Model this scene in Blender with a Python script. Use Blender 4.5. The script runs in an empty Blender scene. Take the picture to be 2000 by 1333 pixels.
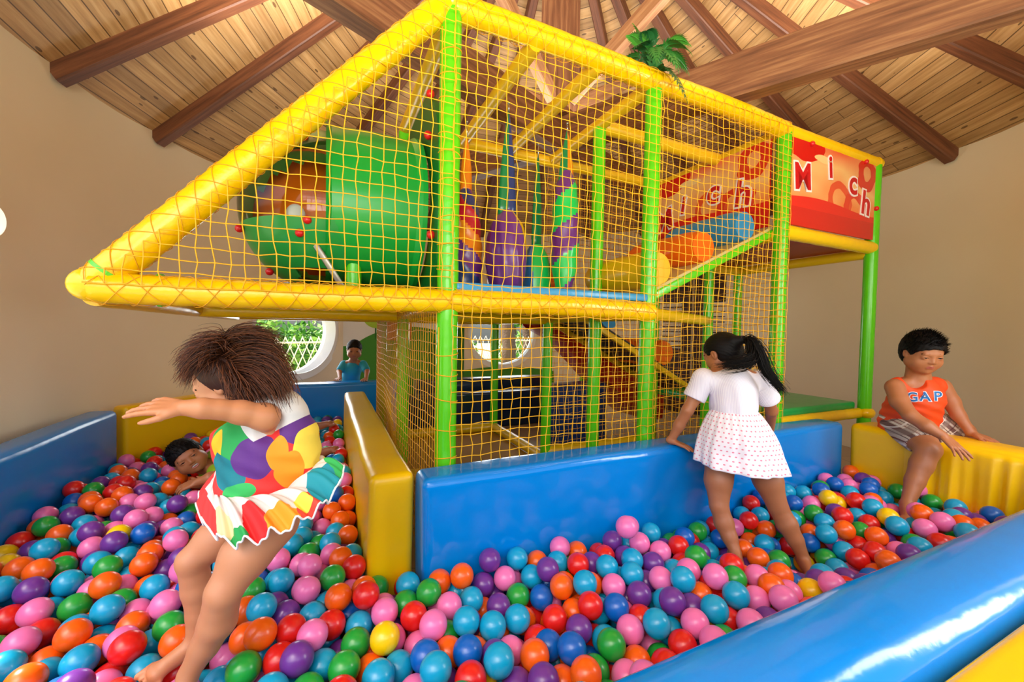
import bpy, bmesh, math, random
import numpy as np
from mathutils import Vector, Matrix, Euler
random.seed(7); rng = np.random.default_rng(7)
C = bpy.context.scene.collection
sc = bpy.context.scene
PI = math.pi
# ------------------------------------------------------------------ camera
EYE = 1.20; FPX = 800.0
PITCH = math.radians(1.75); ROLL = math.radians(1.03)
_f = Vector((0, math.cos(PITCH), -math.sin(PITCH)))
_r0 = Vector((1, 0, 0)); _u0 = _r0.cross(_f)
_r = _r0 * math.cos(ROLL) + _u0 * math.sin(ROLL)
_u = _u0 * math.cos(ROLL) - _r0 * math.sin(ROLL)
cam_d = bpy.data.cameras.new('camera'); cam = bpy.data.objects.new('camera', cam_d); C.objects.link(cam)
cam_d.sensor_width = 36; cam_d.lens = 36 * FPX / 2000; cam_d.clip_start = .02; cam_d.clip_end = 200
M3 = Matrix((_r, _u, -_f)).transposed()
cam.matrix_world = Matrix.Translation((0, 0, EYE)) @ M3.to_4x4()
sc.camera = cam
def W(px, py, d):
    """a measured point: where a spot of the photo lies at a given depth in the room"""
    a = (px - 1000) / FPX; b = (666.5 - py) / FPX
    v = _f + _r * a + _u * b
    return Vector((0, 0, EYE)) + v * d
def PX(p):
    q = Vector(p) - Vector((0, 0, EYE)); d = q.dot(_f)
    return 1000 + FPX * q.dot(_r) / d, 666.5 - FPX * q.dot(_u) / d, d
# ------------------------------------------------------------------ world, light, exposure
sc.view_settings.view_transform = 'Standard'; sc.view_settings.look = 'None'
sc.view_settings.exposure = 0.10; sc.view_settings.gamma = 1.0; sc.view_settings.use_curve_mapping = False
world = bpy.data.worlds.new('sky'); sc.world = world; world.use_nodes = True
wn = world.node_tree; bg = wn.nodes['Background']
sky = wn.nodes.new('ShaderNodeTexSky'); sky.sky_type = 'NISHITA'; sky.sun_disc = False
sky.sun_elevation = math.radians(50); sky.sun_rotation = math.radians(200); sky.air_density = 1.0; sky.dust_density = 3.0
wn.links.new(sky.outputs[0], bg.inputs[0]); bg.inputs[1].default_value = 0.34
sun_d = bpy.data.lights.new('sun', 'SUN'); sun_d.energy = 9; sun_d.angle = math.radians(1.5); sun_d.color = (1, .95, .86)
sun = bpy.data.objects.new('sun', sun_d); C.objects.link(sun)
sun.rotation_euler = Euler((math.radians(42), 0, math.radians(-100)))
def area(name, loc, target, sx, sy, power, col):
    d = bpy.data.lights.new(name, 'AREA'); d.shape = 'RECTANGLE'; d.size = sx; d.size_y = sy; d.energy = power; d.color = col
    o = bpy.data.objects.new(name, d); C.objects.link(o); o.location = loc
    o.rotation_euler = (Vector(target) - Vector(loc)).to_track_quat('-Z', 'Y').to_euler(); return o
# added strip lamp behind the camera, for soft front light and highlights
area('front_fill', (.5, -1.5, 2.1), (.6, 3.0, 1.2), 3.4, .35, 15, (1.0, .95, .86))
# added lamp behind the camera, aimed up to brighten the timber ceiling
area('ceiling_fill', (.3, -1.1, 1.7), (.3, 2.6, 5.2), 2.4, 1.0, 75, (1.0, .95, .87)).data.spread = math.radians(110)
area('side_fill', (2.98, .90, 1.6), (.8, 1.6, .7), .40, 1.5, 26, (1.0, .97, .90))  # added strip lamp at the wall end, puts a streak on the near pad
# added fill lamps without fittings above the tie beams, brightening roof and walls
area('roof_fill', (.36, 3.9, 3.0), (.36, 3.9, 6), 1.6, 1.6, 24, (1.0, .95, .88))
area('roof_fill', (-1.2, 2.6, 3.0), (-1.6, 2.4, 6), .8, .8, 44, (1.0, .95, .88))
area('roof_fill', (1.9, 2.6, 3.0), (2.2, 2.4, 6), .8, .8, 44, (1.0, .95, .88))
# ------------------------------------------------------------------ materials
def lin(h):
    if isinstance(h, (tuple, list)): return tuple(h) if len(h) == 4 else tuple(h) + (1,)
    h = h.lstrip('#'); c = [int(h[i:i+2], 16) / 255 for i in (0, 2, 4)]
    return tuple((x / 12.92 if x <= .04045 else ((x + .055) / 1.055) ** 2.4) for x in c) + (1,)
class NT:
    def __init__(s, name):
        s.m = bpy.data.materials.new(name); s.m.use_nodes = True; s.t = s.m.node_tree
        s.b = s.t.nodes['Principled BSDF']
    def n(s, typ, **kw):
        x = s.t.nodes.new('ShaderNode' + typ)
        for k, v in kw.items(): setattr(x, k, v)
        return x
    def l(s, a, b): s.t.links.new(a, b)
    def set(s, node, k, v):
        if hasattr(v, 'is_linked') or isinstance(v, bpy.types.NodeSocket): s.l(v, node.inputs[k])
        else: node.inputs[k].default_value = v
    def math(s, op, a, b=0.0, c=0.0):
        x = s.n('Math', operation=op); s.set(x, 0, a); s.set(x, 1, b); s.set(x, 2, c); return x.outputs[0]
    def mix(s, f, a, b):
        x = s.n('Mix', data_type='RGBA'); s.set(x, 0, f); s.set(x, 6, a); s.set(x, 7, b); return x.outputs[2]
    def coord(s, kind='Object', scale=(1, 1, 1), loc=(0, 0, 0), rot=(0, 0, 0)):
        c = s.n('TexCoord'); m = s.n('Mapping'); s.l(c.outputs[kind], m.inputs[0])
        m.inputs[3].default_value = scale; m.inputs[1].default_value = loc; m.inputs[2].default_value = rot
        return m.outputs[0]
    def noise(s, vec, scale, detail=3, rough=.5):
        x = s.n('TexNoise'); s.l(vec, x.inputs['Vector']); x.inputs['Scale'].default_value = scale
        x.inputs['Detail'].default_value = detail; x.inputs['Roughness'].default_value = rough; return x
    def ramp(s, f, stops):
        x = s.n('ValToRGB'); s.l(f, x.inputs[0]); e = x.color_ramp.elements
        while len(e) < len(stops): e.new(.5)
        for i, (p, c) in enumerate(stops): e[i].position = p; e[i].color = lin(c)
        return x.outputs[0]
    def bump(s, h, strength=.3, dist=.01):
        x = s.n('Bump'); x.inputs['Strength'].default_value = strength; x.inputs['Distance'].default_value = dist
        s.l(h, x.inputs['Height']); s.l(x.outputs[0], s.b.inputs['Normal'])
_mats = {}
def mat(name, color, rough=.5, spec=.5, bump=None, coat=0, metal=0, vary=0, emit=0, sheen=0, sub=0, trans=0):
    if name in _mats: return _mats[name]
    t = NT(name); b = t.b
    b.inputs['Base Color'].default_value = lin(color); b.inputs['Roughness'].default_value = rough
    b.inputs['Specular IOR Level'].default_value = spec; b.inputs['Metallic'].default_value = metal
    b.inputs['Coat Weight'].default_value = coat; b.inputs['Coat Roughness'].default_value = .12
    if sub:
        b.inputs['Subsurface Weight'].default_value = sub; b.inputs['Subsurface Radius'].default_value = (.02, .008, .004)
        b.inputs['Subsurface Scale'].default_value = .5
    if trans: b.inputs['Transmission Weight'].default_value = trans
    if emit:
        b.inputs['Emission Color'].default_value = lin(color); b.inputs['Emission Strength'].default_value = emit
    if bump or vary:
        v = t.coord('Object')
        if bump:
            nz = t.noise(v, bump[0], 3); t.bump(nz.outputs[0], bump[1], bump[2] if len(bump) > 2 else .01)
        if vary:
            n2 = t.noise(v, 3.0, 4); c = lin(color)
            d = tuple(x * (1 - vary) for x in c[:3]) + (1,)
            t.l(t.mix(n2.outputs[0], c, d), b.inputs['Base Color'])
    _mats[name] = t.m; return t.m
# ------------------------------------------------------------------ mesh helpers
class MB:
    def __init__(s): s.v = []; s.f = []; s.m = []; s.n = 0; s.uv = []
    def add(s, verts, faces, mi=0, uvs=None):
        k = s.n
        s.v.extend([tuple(p) for p in verts]); s.n += len(verts)
        s.f.extend([tuple(k + i for i in f) for f in faces]); s.m.extend([mi] * len(faces))
        if uvs is not None: s.uv.extend(uvs)
        return s
    def bm(s, b, mi=0):
        b.verts.ensure_lookup_table(); b.verts.index_update()
        s.add([v.co[:] for v in b.verts], [[v.index for v in f.verts] for f in b.faces], mi); b.free(); return s
def make(name, mb, mats, parent=None, smooth=True, sharp=None, loc=None):
    me = bpy.data.meshes.new(name); me.from_pydata(mb.v, [], mb.f)
    if not isinstance(mats, (list, tuple)): mats = [mats]
    for m in mats: me.materials.append(m)
    if any(mb.m): me.polygons.foreach_set('material_index', mb.m)
    if mb.uv:
        l = me.uv_layers.new(name='UVMap'); flat = []
        for f, u in zip(mb.f, mb.uv): flat.extend(u)
        l.data.foreach_set('uv', [c for p in flat for c in p])
    if smooth: me.polygons.foreach_set('use_smooth', [True] * len(me.polygons))
    if smooth and sharp: me.set_sharp_from_angle(angle=math.radians(sharp))
    me.update()
    o = bpy.data.objects.new(name, me); C.objects.link(o)
    if loc: o.location = loc
    if parent: o.parent = parent
    return o
def tag(o, label=None, cat=None, group=None, kind=None):
    if label: o['label'] = label
    if cat: o['category'] = cat
    if group: o['group'] = group
    if kind: o['kind'] = kind
    return o
def empty(name, loc, rz=0):
    o = bpy.data.objects.new(name, None); C.objects.link(o); o.location = loc; o.rotation_euler = (0, 0, rz)
    o.empty_display_size = .1; return o
def rbox(mb, x0, x1, y0, y1, z0, z1, bev=.02, seg=3, mi=0, cuts=0, M=None, wob=0):
    b = bmesh.new(); bmesh.ops.create_cube(b, size=1)
    for v in b.verts: v.co = Vector((x0 + (v.co.x + .5) * (x1 - x0), y0 + (v.co.y + .5) * (y1 - y0), z0 + (v.co.z + .5) * (z1 - z0)))
    if bev: bmesh.ops.bevel(b, geom=b.edges[:], offset=bev, segments=seg, affect='EDGES', profile=.6)
    if cuts: 
        bmesh.ops.subdivide_edges(b, edges=[e for e in b.edges if e.calc_length() > .15], cuts=cuts, use_grid_fill=True)
    if wob:
        for v in b.verts:
            p = v.co; v.co = p + Vector((math.sin(p.y*9+p.z*7), math.sin(p.x*8+p.z*6+1), math.sin(p.x*7+p.y*9+2))) * wob
    if M is not None: b.transform(M)
    bmesh.ops.recalc_face_normals(b, faces=b.faces)
    return mb.bm(b, mi)
def frames(pts):
    T = []
    n = len(pts)
    for i in range(n):
        a = pts[max(i-1, 0)]; b = pts[min(i+1, n-1)]; T.append((b - a).normalized())
    ref = Vector((0, 0, 1)) if abs(T[0].z) < .9 else Vector((1, 0, 0))
    N = [T[0].cross(ref).normalized()]
    for i in range(1, n):
        x = N[-1] - T[i] * N[-1].dot(T[i]); N.append(x.normalized() if x.length > 1e-6 else N[-1])
    return T, N
def tube(mb, pts, r, seg=12, mi=0, cap=True, flat=1.0, up=None):
    pts = [Vector(p) for p in pts]; n = len(pts)
    rs = r if isinstance(r, (list, tuple)) else [r] * n
    T, N = frames(pts)
    V = []; F = []
    for i in range(n):
        if up is not None:
            N[i] = (Vector(up) - T[i] * Vector(up).dot(T[i])).normalized()
        B = T[i].cross(N[i])
        for k in range(seg):
            a = 2 * PI * k / seg
            V.append(pts[i] + (N[i] * math.cos(a) * flat + B * math.sin(a)) * rs[i])
    for i in range(n - 1):
        for k in range(seg):
            k2 = (k + 1) % seg
            F.append((i*seg+k, i*seg+k2, (i+1)*seg+k2, (i+1)*seg+k))
    if cap: F.append(tuple(range(seg))[::-1]); F.append(tuple((n-1)*seg + k for k in range(seg)))
    return mb.add(V, F, mi)
def ball(mb, c, r, u=12, v=8, mi=0, M=None):
    rr = (r, r, r) if not isinstance(r, (tuple, list)) else r
    V = [Vector((0, 0, 1))]; F = []
    for j in range(1, v):
        p = PI * j / v
        for i in range(u):
            a = 2 * PI * i / u; V.append(Vector((math.sin(p)*math.cos(a), math.sin(p)*math.sin(a), math.cos(p))))
    V.append(Vector((0, 0, -1)))
    for i in range(u): F.append((0, 1+i, 1+(i+1) % u))
    for j in range(v-2):
        for i in range(u): a = 1+j*u; F.append((a+i, a+u+i, a+u+(i+1) % u, a+(i+1) % u))
    a = 1+(v-2)*u
    for i in range(u): F.append((a+i, len(V)-1, a+(i+1) % u))
    V = [Vector((p.x*rr[0], p.y*rr[1], p.z*rr[2])) for p in V]
    if M is not None: V = [M @ p for p in V]
    return mb.add([p + Vector(c) for p in V], F, mi)
def foam(p0, p1, r, wob=.02, n=None, seam=.3):
    """path and radii of a foam sleeved tube: gentle swells between the ties"""
    p0 = Vector(p0); p1 = Vector(p1); L = (p1 - p0).length; n = n or max(8, int(L / .035))
    P = []; R = []
    for i in range(n + 1):
        t = i / n; d = t * L
        q = abs(((d / seam) % 1) - .5) * 2
        R.append(r * (1 + wob * (1 - q ** 6) - .03 * (q ** 10) + .008 * math.sin(d * 37 + r * 99)))
        P.append(p0.lerp(p1, t))
    return P, R
# ================================================================== THE ROOM (round, with a cone roof of 24 bays)
CX, CY, R0, ZW, ZA = .36, 3.50, 3.36, 2.785, 5.14
def pol(a, r, z=0.0): a = math.radians(a); return Vector((CX + r*math.cos(a), CY + r*math.sin(a), z))
def roof_z(r): return ZA - (ZA - ZW) / R0 * r
# materials
t = NT('wall_plaster'); v = t.coord('Object'); n1 = t.noise(v, 1.2, 4); n2 = t.noise(v, 90, 2)
t.l(t.mix(n1.outputs[0], lin('#f0e0c2'), lin('#e4d2b0')), t.b.inputs['Base Color']); t.b.inputs['Roughness'].default_value = .75
t.bump(n2.outputs[0], .12, .003); M_WALL = t.m
def wood(name, ca, cb, cc, planks=None, uv=True, gs=1.0, rough=.55):
    t = NT(name); v = t.coord('UV' if uv else 'Object')
    sc_ = t.n('Mapping'); t.l(v, sc_.inputs[0]); sc_.inputs[3].default_value = (1.3*gs, 22*gs, 22*gs) if uv else (2, 2, 22)
    g = t.noise(sc_.outputs[0], 1.6, 6, .6)
    sp = t.n('SeparateXYZ'); t.l(v, sp.inputs[0])
    base = t.ramp(g.outputs[0], [(.28, ca), (.5, cb), (.74, cc)])
    if planks:
        br = t.n('TexBrick'); t.l(v, br.inputs['Vector']); br.offset = .37
        br.inputs['Scale'].default_value = 1; br.inputs['Brick Width'].default_value = 5.3; br.inputs['Row Height'].default_value = planks
        br.inputs['Mortar Size'].default_value = .0035; br.inputs['Mortar Smooth'].default_value = .1
        br.inputs['Color1'].default_value = (.66, .62, .58, 1); br.inputs['Color2'].default_value = (1.15, 1.12, 1.08, 1); br.inputs['Bias'].default_value = 0
        br.inputs['Mortar'].default_value = (.12, .08, .06, 1)
        mu = t.n('Mix', data_type='RGBA', blend_type='MULTIPLY'); mu.inputs[0].default_value = .85
        t.l(base, mu.inputs[6]); t.l(br.outputs[0], mu.inputs[7]); base = mu.outputs[2]
        km = t.n('Mapping'); t.l(v, km.inputs[0]); km.inputs[3].default_value = (4.2, 13, 1)
        vo = t.n('TexVoronoi'); t.l(km.outputs[0], vo.inputs['Vector']); vo.inputs['Scale'].default_value = 1.0
        k = t.math('LESS_THAN', vo.outputs['Distance'], .12)
        base = t.mix(t.math('MULTIPLY', k, .75), base, lin('#4a2a14'))
        t.bump(br.outputs['Fac'], -.6, .006)
    else:
        t.bump(g.outputs[0], .25, .004)
    t.l(base, t.b.inputs['Base Color']); t.b.inputs['Roughness'].default_value = rough
    return t.m
M_PLANK = wood('ceiling_planks', '#a57c4c', '#c29862', '#d6b07c', planks=.094, rough=.5)
M_RAFT = wood('dark_rafter_wood', '#4a2817', '#6e4027', '#875434')
M_TIE = wood('tie_beam_wood', '#5c3826', '#84563b', '#aa7c56')
M_STRUT = wood('light_strut_wood', '#8a5c3e', '#ab7a55', '#c79a70')
# floor
mb = MB(); mb.add([pol(a, 3.6, 0) for a in range(0, 360, 15)], [tuple(range(24))])
t = NT('floor_tile'); v = t.coord('Object'); br = t.n('TexBrick'); t.l(v, br.inputs['Vector']); br.inputs['Scale'].default_value = 1
br.inputs['Brick Width'].default_value = .4; br.inputs['Row Height'].default_value = .4; br.offset = 0
br.inputs['Color1'].default_value = lin('#b9a387'); br.inputs['Color2'].default_value = lin('#ad967a'); br.inputs['Mortar'].default_value = lin('#7d6b56'); br.inputs['Mortar Size'].default_value = .004
t.l(br.outputs[0], t.b.inputs['Base Color']); t.b.inputs['Roughness'].default_value = .4
tag(make('floor', mb, t.m, smooth=False), 'beige tiled floor of the round playroom', 'floor', kind='structure')
# walls with round openings
W1A, W2A, WZ, WR = 153.0, 99.0, 1.13, .58
def cutter(ang, rad, z):
    b = bmesh.new(); bmesh.ops.create_cone(b, cap_ends=True, segments=64, radius1=rad, radius2=rad, depth=1.2)
    me = bpy.data.meshes.new('c'); b.to_mesh(me); b.free(); o = bpy.data.objects.new('c', me); C.objects.link(o)
    o.location = pol(ang, R0 + .1, z); d = Vector((math.cos(math.radians(ang)), math.sin(math.radians(ang)), 0))
    o.rotation_euler = d.to_track_quat('Z', 'Y').to_euler(); return o
def wall(name, a0, a1, label, cuts=()):
    mb = MB(); n = int(round((a1 - a0) / 3)); V = []; F = []
    for i in range(n + 1):
        a = a0 + (a1 - a0) * i / n
        for (r, z) in ((R0, 0), (R0, ZW + .06), (R0 + .2, ZW + .06), (R0 + .2, 0)): V.append(pol(a, r, z))
    for i in range(n):
        for k in range(4): F.append((4*i+k, 4*i+(k+1) % 4, 4*i+4+(k+1) % 4, 4*i+4+k))
    F.append((0, 3, 2, 1)); F.append((4*n, 4*n+1, 4*n+2, 4*n+3))
    mb.add(V, F); o = make(name, mb, M_WALL, smooth=False)
    b = bmesh.new(); b.from_mesh(o.data); bmesh.ops.recalc_face_normals(b, faces=b.faces); b.to_mesh(o.data); b.free()
    for c in cuts:
        md = o.modifiers.new('b', 'BOOLEAN'); md.object = c; md.operation = 'DIFFERENCE'; md.solver = 'EXACT'
    if cuts:
        dg = bpy.context.evaluated_depsgraph_get(); me = bpy.data.meshes.new_from_object(o.evaluated_get(dg)); o.modifiers.clear(); o.data = me
        for c in cuts: bpy.data.objects.remove(c)
    o.data.polygons.foreach_set('use_smooth', [True]*len(o.data.polygons)); o.data.set_sharp_from_angle(angle=math.radians(25))
    tag(o, label, 'wall', kind='structure'); return o
wall('wall_right', -38, 33, 'beige curved wall behind the sitting boy')
wall('wall_back', 33, 129, 'beige curved wall far behind the play frame', (cutter(W2A, WR, WZ),))
wall('wall_left', 129, 217, 'beige curved wall at left above the blue barrier', (cutter(W1A, WR, WZ),))
# round windows: deep white rim and a pane
M_WHITE = mat('white_gloss_paint', '#f1efe9', .35)
t = NT('window_glass'); t.b.inputs['Base Color'].default_value = (1, 1, 1, 1); t.b.inputs['Roughness'].default_value = 0
t.b.inputs['Transmission Weight'].default_value = 1; t.b.inputs['IOR'].default_value = 1.02; M_GLASS = t.m
for i, (ang, lab) in enumerate(((W1A, 'round white-rimmed window with lattice fence outside'), (W2A, 'round window behind the netting with tree trunks outside'))):
    root = empty('window_%d' % (i+1), pol(ang, R0, WZ)); root.rotation_euler = (0, 0, math.radians(ang))
    tag(root, lab, 'window', kind='structure')
    mb = MB(); prof = [(WR-.05, -.035), (WR+.03, -.035), (WR+.03, .0), (WR, .01), (WR, .22), (WR-.05, .22)]
    n = 72; V = []; F = []
    for k in range(n):
        a = 2*PI*k/n
        for r, x in prof: V.append((x, r*math.cos(a), r*math.sin(a)))
    q = len(prof)
    for k in range(n):
        for j in range(q): F.append((k*q+j, ((k+1) % n)*q+j, ((k+1) % n)*q+(j+1) % q, k*q+(j+1) % q))
    mb.add(V, F); make('window_rim', mb, M_WHITE, root, sharp=30)
    mb = MB(); tube(mb, [(.150, 0, 0), (.156, 0, 0)], WR-.045, 64); make('window_pane', mb, M_GLASS, root, smooth=False)
# ceiling
mb = MB(); V = []; F = []; UV = []
RE = R0 + .55
for k in range(24):
    a0, a1 = .5 + 15*k, 15.5 + 15*k
    p = [pol(a0, RE, roof_z(RE)), pol(a1, RE, roof_z(RE)), pol(a1, .05, roof_z(.05)), pol(a0, .05, roof_z(.05))]
    mid = (p[0]+p[1])/2; tx = (p[1]-p[0]).normalized(); ty = ((p[2]+p[3])/2 - mid).normalized()
    b = len(V); V += p; up = (0, 0, .09); V += [x + Vector(up) for x in p]
    uv = [((x-mid).dot(tx) + k*3.17, (x-mid).dot(ty)) for x in p]
    F += [(b, b+1, b+2, b+3), (b+7, b+6, b+5, b+4), (b, b+4, b+5, b+1)]
    UV += [uv, uv[::-1], [uv[0], uv[0], uv[1], uv[1]]]
mb.add(V, F, 0, UV); tag(make('ceiling', mb, M_PLANK, smooth=False), 'timber boarded cone ceiling', 'ceiling', kind='structure')
# beams as UV mapped boxes
def beam_mesh(mb, p0, p1, w, h, taper=0.0, up=Vector((0, 0, 1))):
    p0 = Vector(p0); p1 = Vector(p1); T = (p1-p0).normalized(); S = T.cross(up).normalized(); U = S.cross(T)
    L = (p1-p0).length; c = .008; off = random.random()*9
    pr = [(-w/2+c, -h/2), (w/2-c, -h/2), (w/2, -h/2+c), (w/2, h/2-c), (w/2-c, h/2), (-w/2+c, h/2), (-w/2, h/2-c), (-w/2, -h/2+c)]
    V = []
    for p in (p0, p1):
        for x, y in pr: V.append(p + S*x + U*y)
    F = []; UV = []; d = 0
    for k in range(8):
        k2 = (k+1) % 8; e = math.dist(pr[k], pr[k2])
        F.append((k, k2, 8+k2, 8+k)); UV.append([(off, d), (off, d+e), (off+L, d+e), (off+L, d)]); d += e
    F.append(tuple(range(8))[::-1]); UV.append([(off+x, y) for x, y in pr][::-1])
    F.append(tuple(range(8, 16))); UV.append([(off+x, y) for x, y in pr])
    return mb.add(V, F, 0, UV)
for k in range(24):
    a = .5 + 15*k
    if 222 < a < 318: continue
    mb = MB(); beam_mesh(mb, pol(a, R0+.0, roof_z(R0)-.06), pol(a, .16, roof_z(.16)-.06), .085, .12)
    nm = make('trim_%d' % (k+1), mb, M_RAFT, smooth=False)
    tag(nm, 'dark timber rafter radiating from the roof hub', 'rafter', 'roof rafters', 'structure')
for i, (a, lab) in enumerate(((-38.8, 'big smooth timber tie beam crossing towards the right wall'), (51.2, 'timber tie beam passing behind the net towards upper left'))):
    mb = MB(); beam_mesh(mb, pol(a, R0-.02, 2.815 + .002*i), pol(a+180, R0-.02, 2.815 + .002*i), .13, .27 - .004*i)
    tag(make('trim_%d' % (30+i), mb, M_TIE, smooth=False), lab, 'tie beam', kind='structure')
mb = MB(); beam_mesh(mb, (CX, CY, 2.95), (CX, CY, ZA-.1), .25, .22, up=Vector((.6, .8, 0)))
tag(make('trim_32', mb, M_TIE, smooth=False), 'thick timber king post under the roof hub', 'king post', kind='structure')
for i, a in enumerate((-38.8, 51.2, 141.2, 231.2)):
    p0 = pol(a, .1, 3.1); p1 = pol(a, 1.5, 4.0)
    mb = MB(); beam_mesh(mb, p0, p1, .075, .12)
    tag(make('trim_%d' % (33+i), mb, M_STRUT, smooth=False), 'light timber strut rising from the king post', 'strut', 'king post struts', 'structure')
# dark louvred wooden doors in the back wall
AD = 47.5
root = empty('door_1', pol(AD, R0-.03, 0)); root.rotation_euler = (0, 0, math.radians(AD)); tag(root, 'dark wooden double door with small louvred windows', 'door', kind='structure')
M_DOOR = mat('dark_door_wood', '#3b1c12', .45, bump=(30, .2)); M_DAY = mat('daylight_glow', '#fff6e8', .4, emit=2.2)  # emission stands in for daylight behind the louvres
for s in (-1, 1):
    mb = MB(); y0, y1 = (s*.02, s*.60) if s > 0 else (-.60, -.02)
    for (a, b, c, d) in ((y0, y1, 0, .95), (y0, y1, 1.62, 2.1), (y0, y0+.13, .95, 1.62), (y1-.13, y1, .95, 1.62)): rbox(mb, 0, .05, a, b, c, d, .004, 1)
    for k in range(9): rbox(mb, .0, .045, y0+.13, y1-.13, .97+k*.073, .985+k*.073, .003, 1, M=None)
    make('door_leaf', mb, M_DOOR, root, smooth=False)
    mb = MB(); rbox(mb, .05, .06, y0+.1, y1-.1, .93, 1.65, 0); make('glazing', mb, M_DAY, root, smooth=False)
mb = MB()
for (a, b, c, d) in ((-.68, -.60, 0, 2.18), (.60, .68, 0, 2.18), (-.68, .68, 2.1, 2.18)): rbox(mb, -.02, .06, a, b, c, d, .006, 1)
make('door_frame', mb, M_DOOR, root, smooth=False)
# mural painted on the wall between the windows
mu = MB()
def wallpt(a, z, k): return pol(a, R0 - .003 - .0015*k, z)
def mural_strip(a0, a1, top, mi, k):
    n = 40; V = []; F = []
    for i in range(n+1):
        a = a0 + (a1-a0)*i/n; V += [wallpt(a, .02, k), wallpt(a, top(i/n), k)]
    for i in range(n): F.append((2*i, 2*i+1, 2*i+3, 2*i+2))
    mu.add(V, F, mi)
def mural_disc(ac, zc, ra, rz, mi, k, sq=0):
    V = [wallpt(ac, zc, k)]; F = []
    for i in range(28):
        q = 2*PI*i/28; c_, s_ = math.cos(q), math.sin(q)
        if sq: c_ = max(-1, min(1, c_*1.4)); s_ = max(-1, min(1, s_*1.4))
        V.append(wallpt(ac + math.degrees(ra/R0)*c_, zc + rz*s_, k))
    for i in range(28): F.append((0, 1+i, 1+(i+1) % 28))
    mu.add(V, F, mi)
MUM = [mat('mural_sky', '#e8e2d6', .7), mat('mural_hill', '#3f8a1e', .7), mat('mural_hill_dark', '#2c6b18', .7), mat('mural_leaf', '#a8c62c', .7), mat('mural_orange', '#c8632a', .7), mat('mural_blue', '#2a7ca0', .7), mat('mural_dark', '#42351d', .7)]
mural_strip(109.8, 142.2, lambda u: 1.72 + .08*math.sin(u*9), 0, 0)
mural_strip(109.8, 142.2, lambda u: .92 + .28*math.sin(min(1, u*1.1)*PI)**.7, 1, 1)
mural_strip(84, 109.8, lambda u: .50 + .06*math.sin(u*3.0), 1, 1)
mural_strip(109.8, 120, lambda u: .9 + .30*math.sin((1-u)*PI/2), 2, 2)
mural_disc(134, 1.42, .23, .25, 3, 3); mural_disc(134, 1.12, .012, .12, 2, 2)
mural_disc(128.0, 1.13, .2, .14, 4, 3, 1); mural_disc(128.0, 1.33, .13, .05, 5, 4, 1); mural_disc(128, .78, .035, .3, 4, 3, 1)
mural_disc(121, 1.38, .10, .12, 3, 4); mural_disc(118, 1.5, .14, .1, 3, 3)
tag(make('wall_mural', mu, MUM, smooth=False), 'painted mural of green hills, round tree and birdhouse', 'mural')
# round white wall lamp at the left wall, only its rim in the picture
LA = 190.0
for q in range(1700, 2100):
    if PX(pol(q/10, R0, 1.75))[0] < -58 and PX(pol(q/10, R0, 1.75))[2] > 0: LA = q/10; break
d_ = PX(pol(LA, R0, 1.75))[2]; LZ = EYE + (624-426)/800*d_; LR = 40*d_/800
root = empty('wall_lamp', pol(LA, R0-.01, LZ)); root.rotation_euler = (0, 0, math.radians(LA)); tag(root, 'round white wall lamp at the far left edge', 'wall lamp')
mb = MB(); tube(mb, [(0, 0, 0), (-.05, 0, 0), (-.06, 0, 0)], [LR, LR, LR*.95], 40); make('lamp_base', mb, mat('cream_plastic', '#e8dcc0', .4), root)
mb = MB(); ball(mb, (-.05, 0, 0), (.05, LR*.9, LR*.9), 32, 16); make('lamp_shade', mb, mat('lit_white_shade', '#fff3dc', .4, emit=.9), root)
for i, ang in enumerate((W1A, W2A)):
    q = pol(ang, R0-.06, WZ); area('window_fill', q, (CX, CY, .8), 1.0, 1.0, 16, (.95, .98, 1.0)).data.shape = 'DISK'  # lamp added inside each round window to strengthen its daylight
# ------------------------------------------------------------------ outside
def disc(name, r0, r1, z, m, label):
    mb = MB(); V = []; F = []
    for k in range(48):
        a = k*7.5; V += [pol(a, r0, z), pol(a, r1, z)]
    for k in range(48): b = (k+1) % 48; F.append((2*k, 2*k+1, 2*b+1, 2*b))
    mb.add(V, F); tag(make(name, mb, m, smooth=False), label, 'ground', kind='structure')
t = NT('garden_ground'); v = t.coord('Object'); n1 = t.noise(v, 6, 4); t.l(t.ramp(n1.outputs[0], [(.35, '#d9cdb0'), (.6, '#9fae6a')]), t.b.inputs['Base Color'])
disc('ground', R0+.2, 30, -.05, t.m, 'sunlit garden ground outside the windows')
LEAFM = [mat('leaf_light', '#9ccc5a', .5, trans=0), mat('leaf_mid', '#6fae3c', .5), mat('leaf_dark', '#3f7d2c', .5)]
def leaves(mb, c, rad, n, size, squash=1.0):
    for i in range(n):
        d = Vector(rng.normal(size=3)); d.normalize(); d *= rng.random() ** .4
        p = Vector(c) + Vector((d.x*rad[0], d.y*rad[1], d.z*rad[2]))
        a = Vector(rng.normal(size=3)).normalized(); b = a.cross(Vector(rng.normal(size=3))).normalized(); s = size*(.6+.8*rng.random())
        V = [p - a*s, p - a*s*.2 + b*s*.42, p + a*s, p - a*s*.2 - b*s*.42]
        mb.add(V, [(0, 1, 2, 3)], int(rng.integers(0, 3)))
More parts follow.
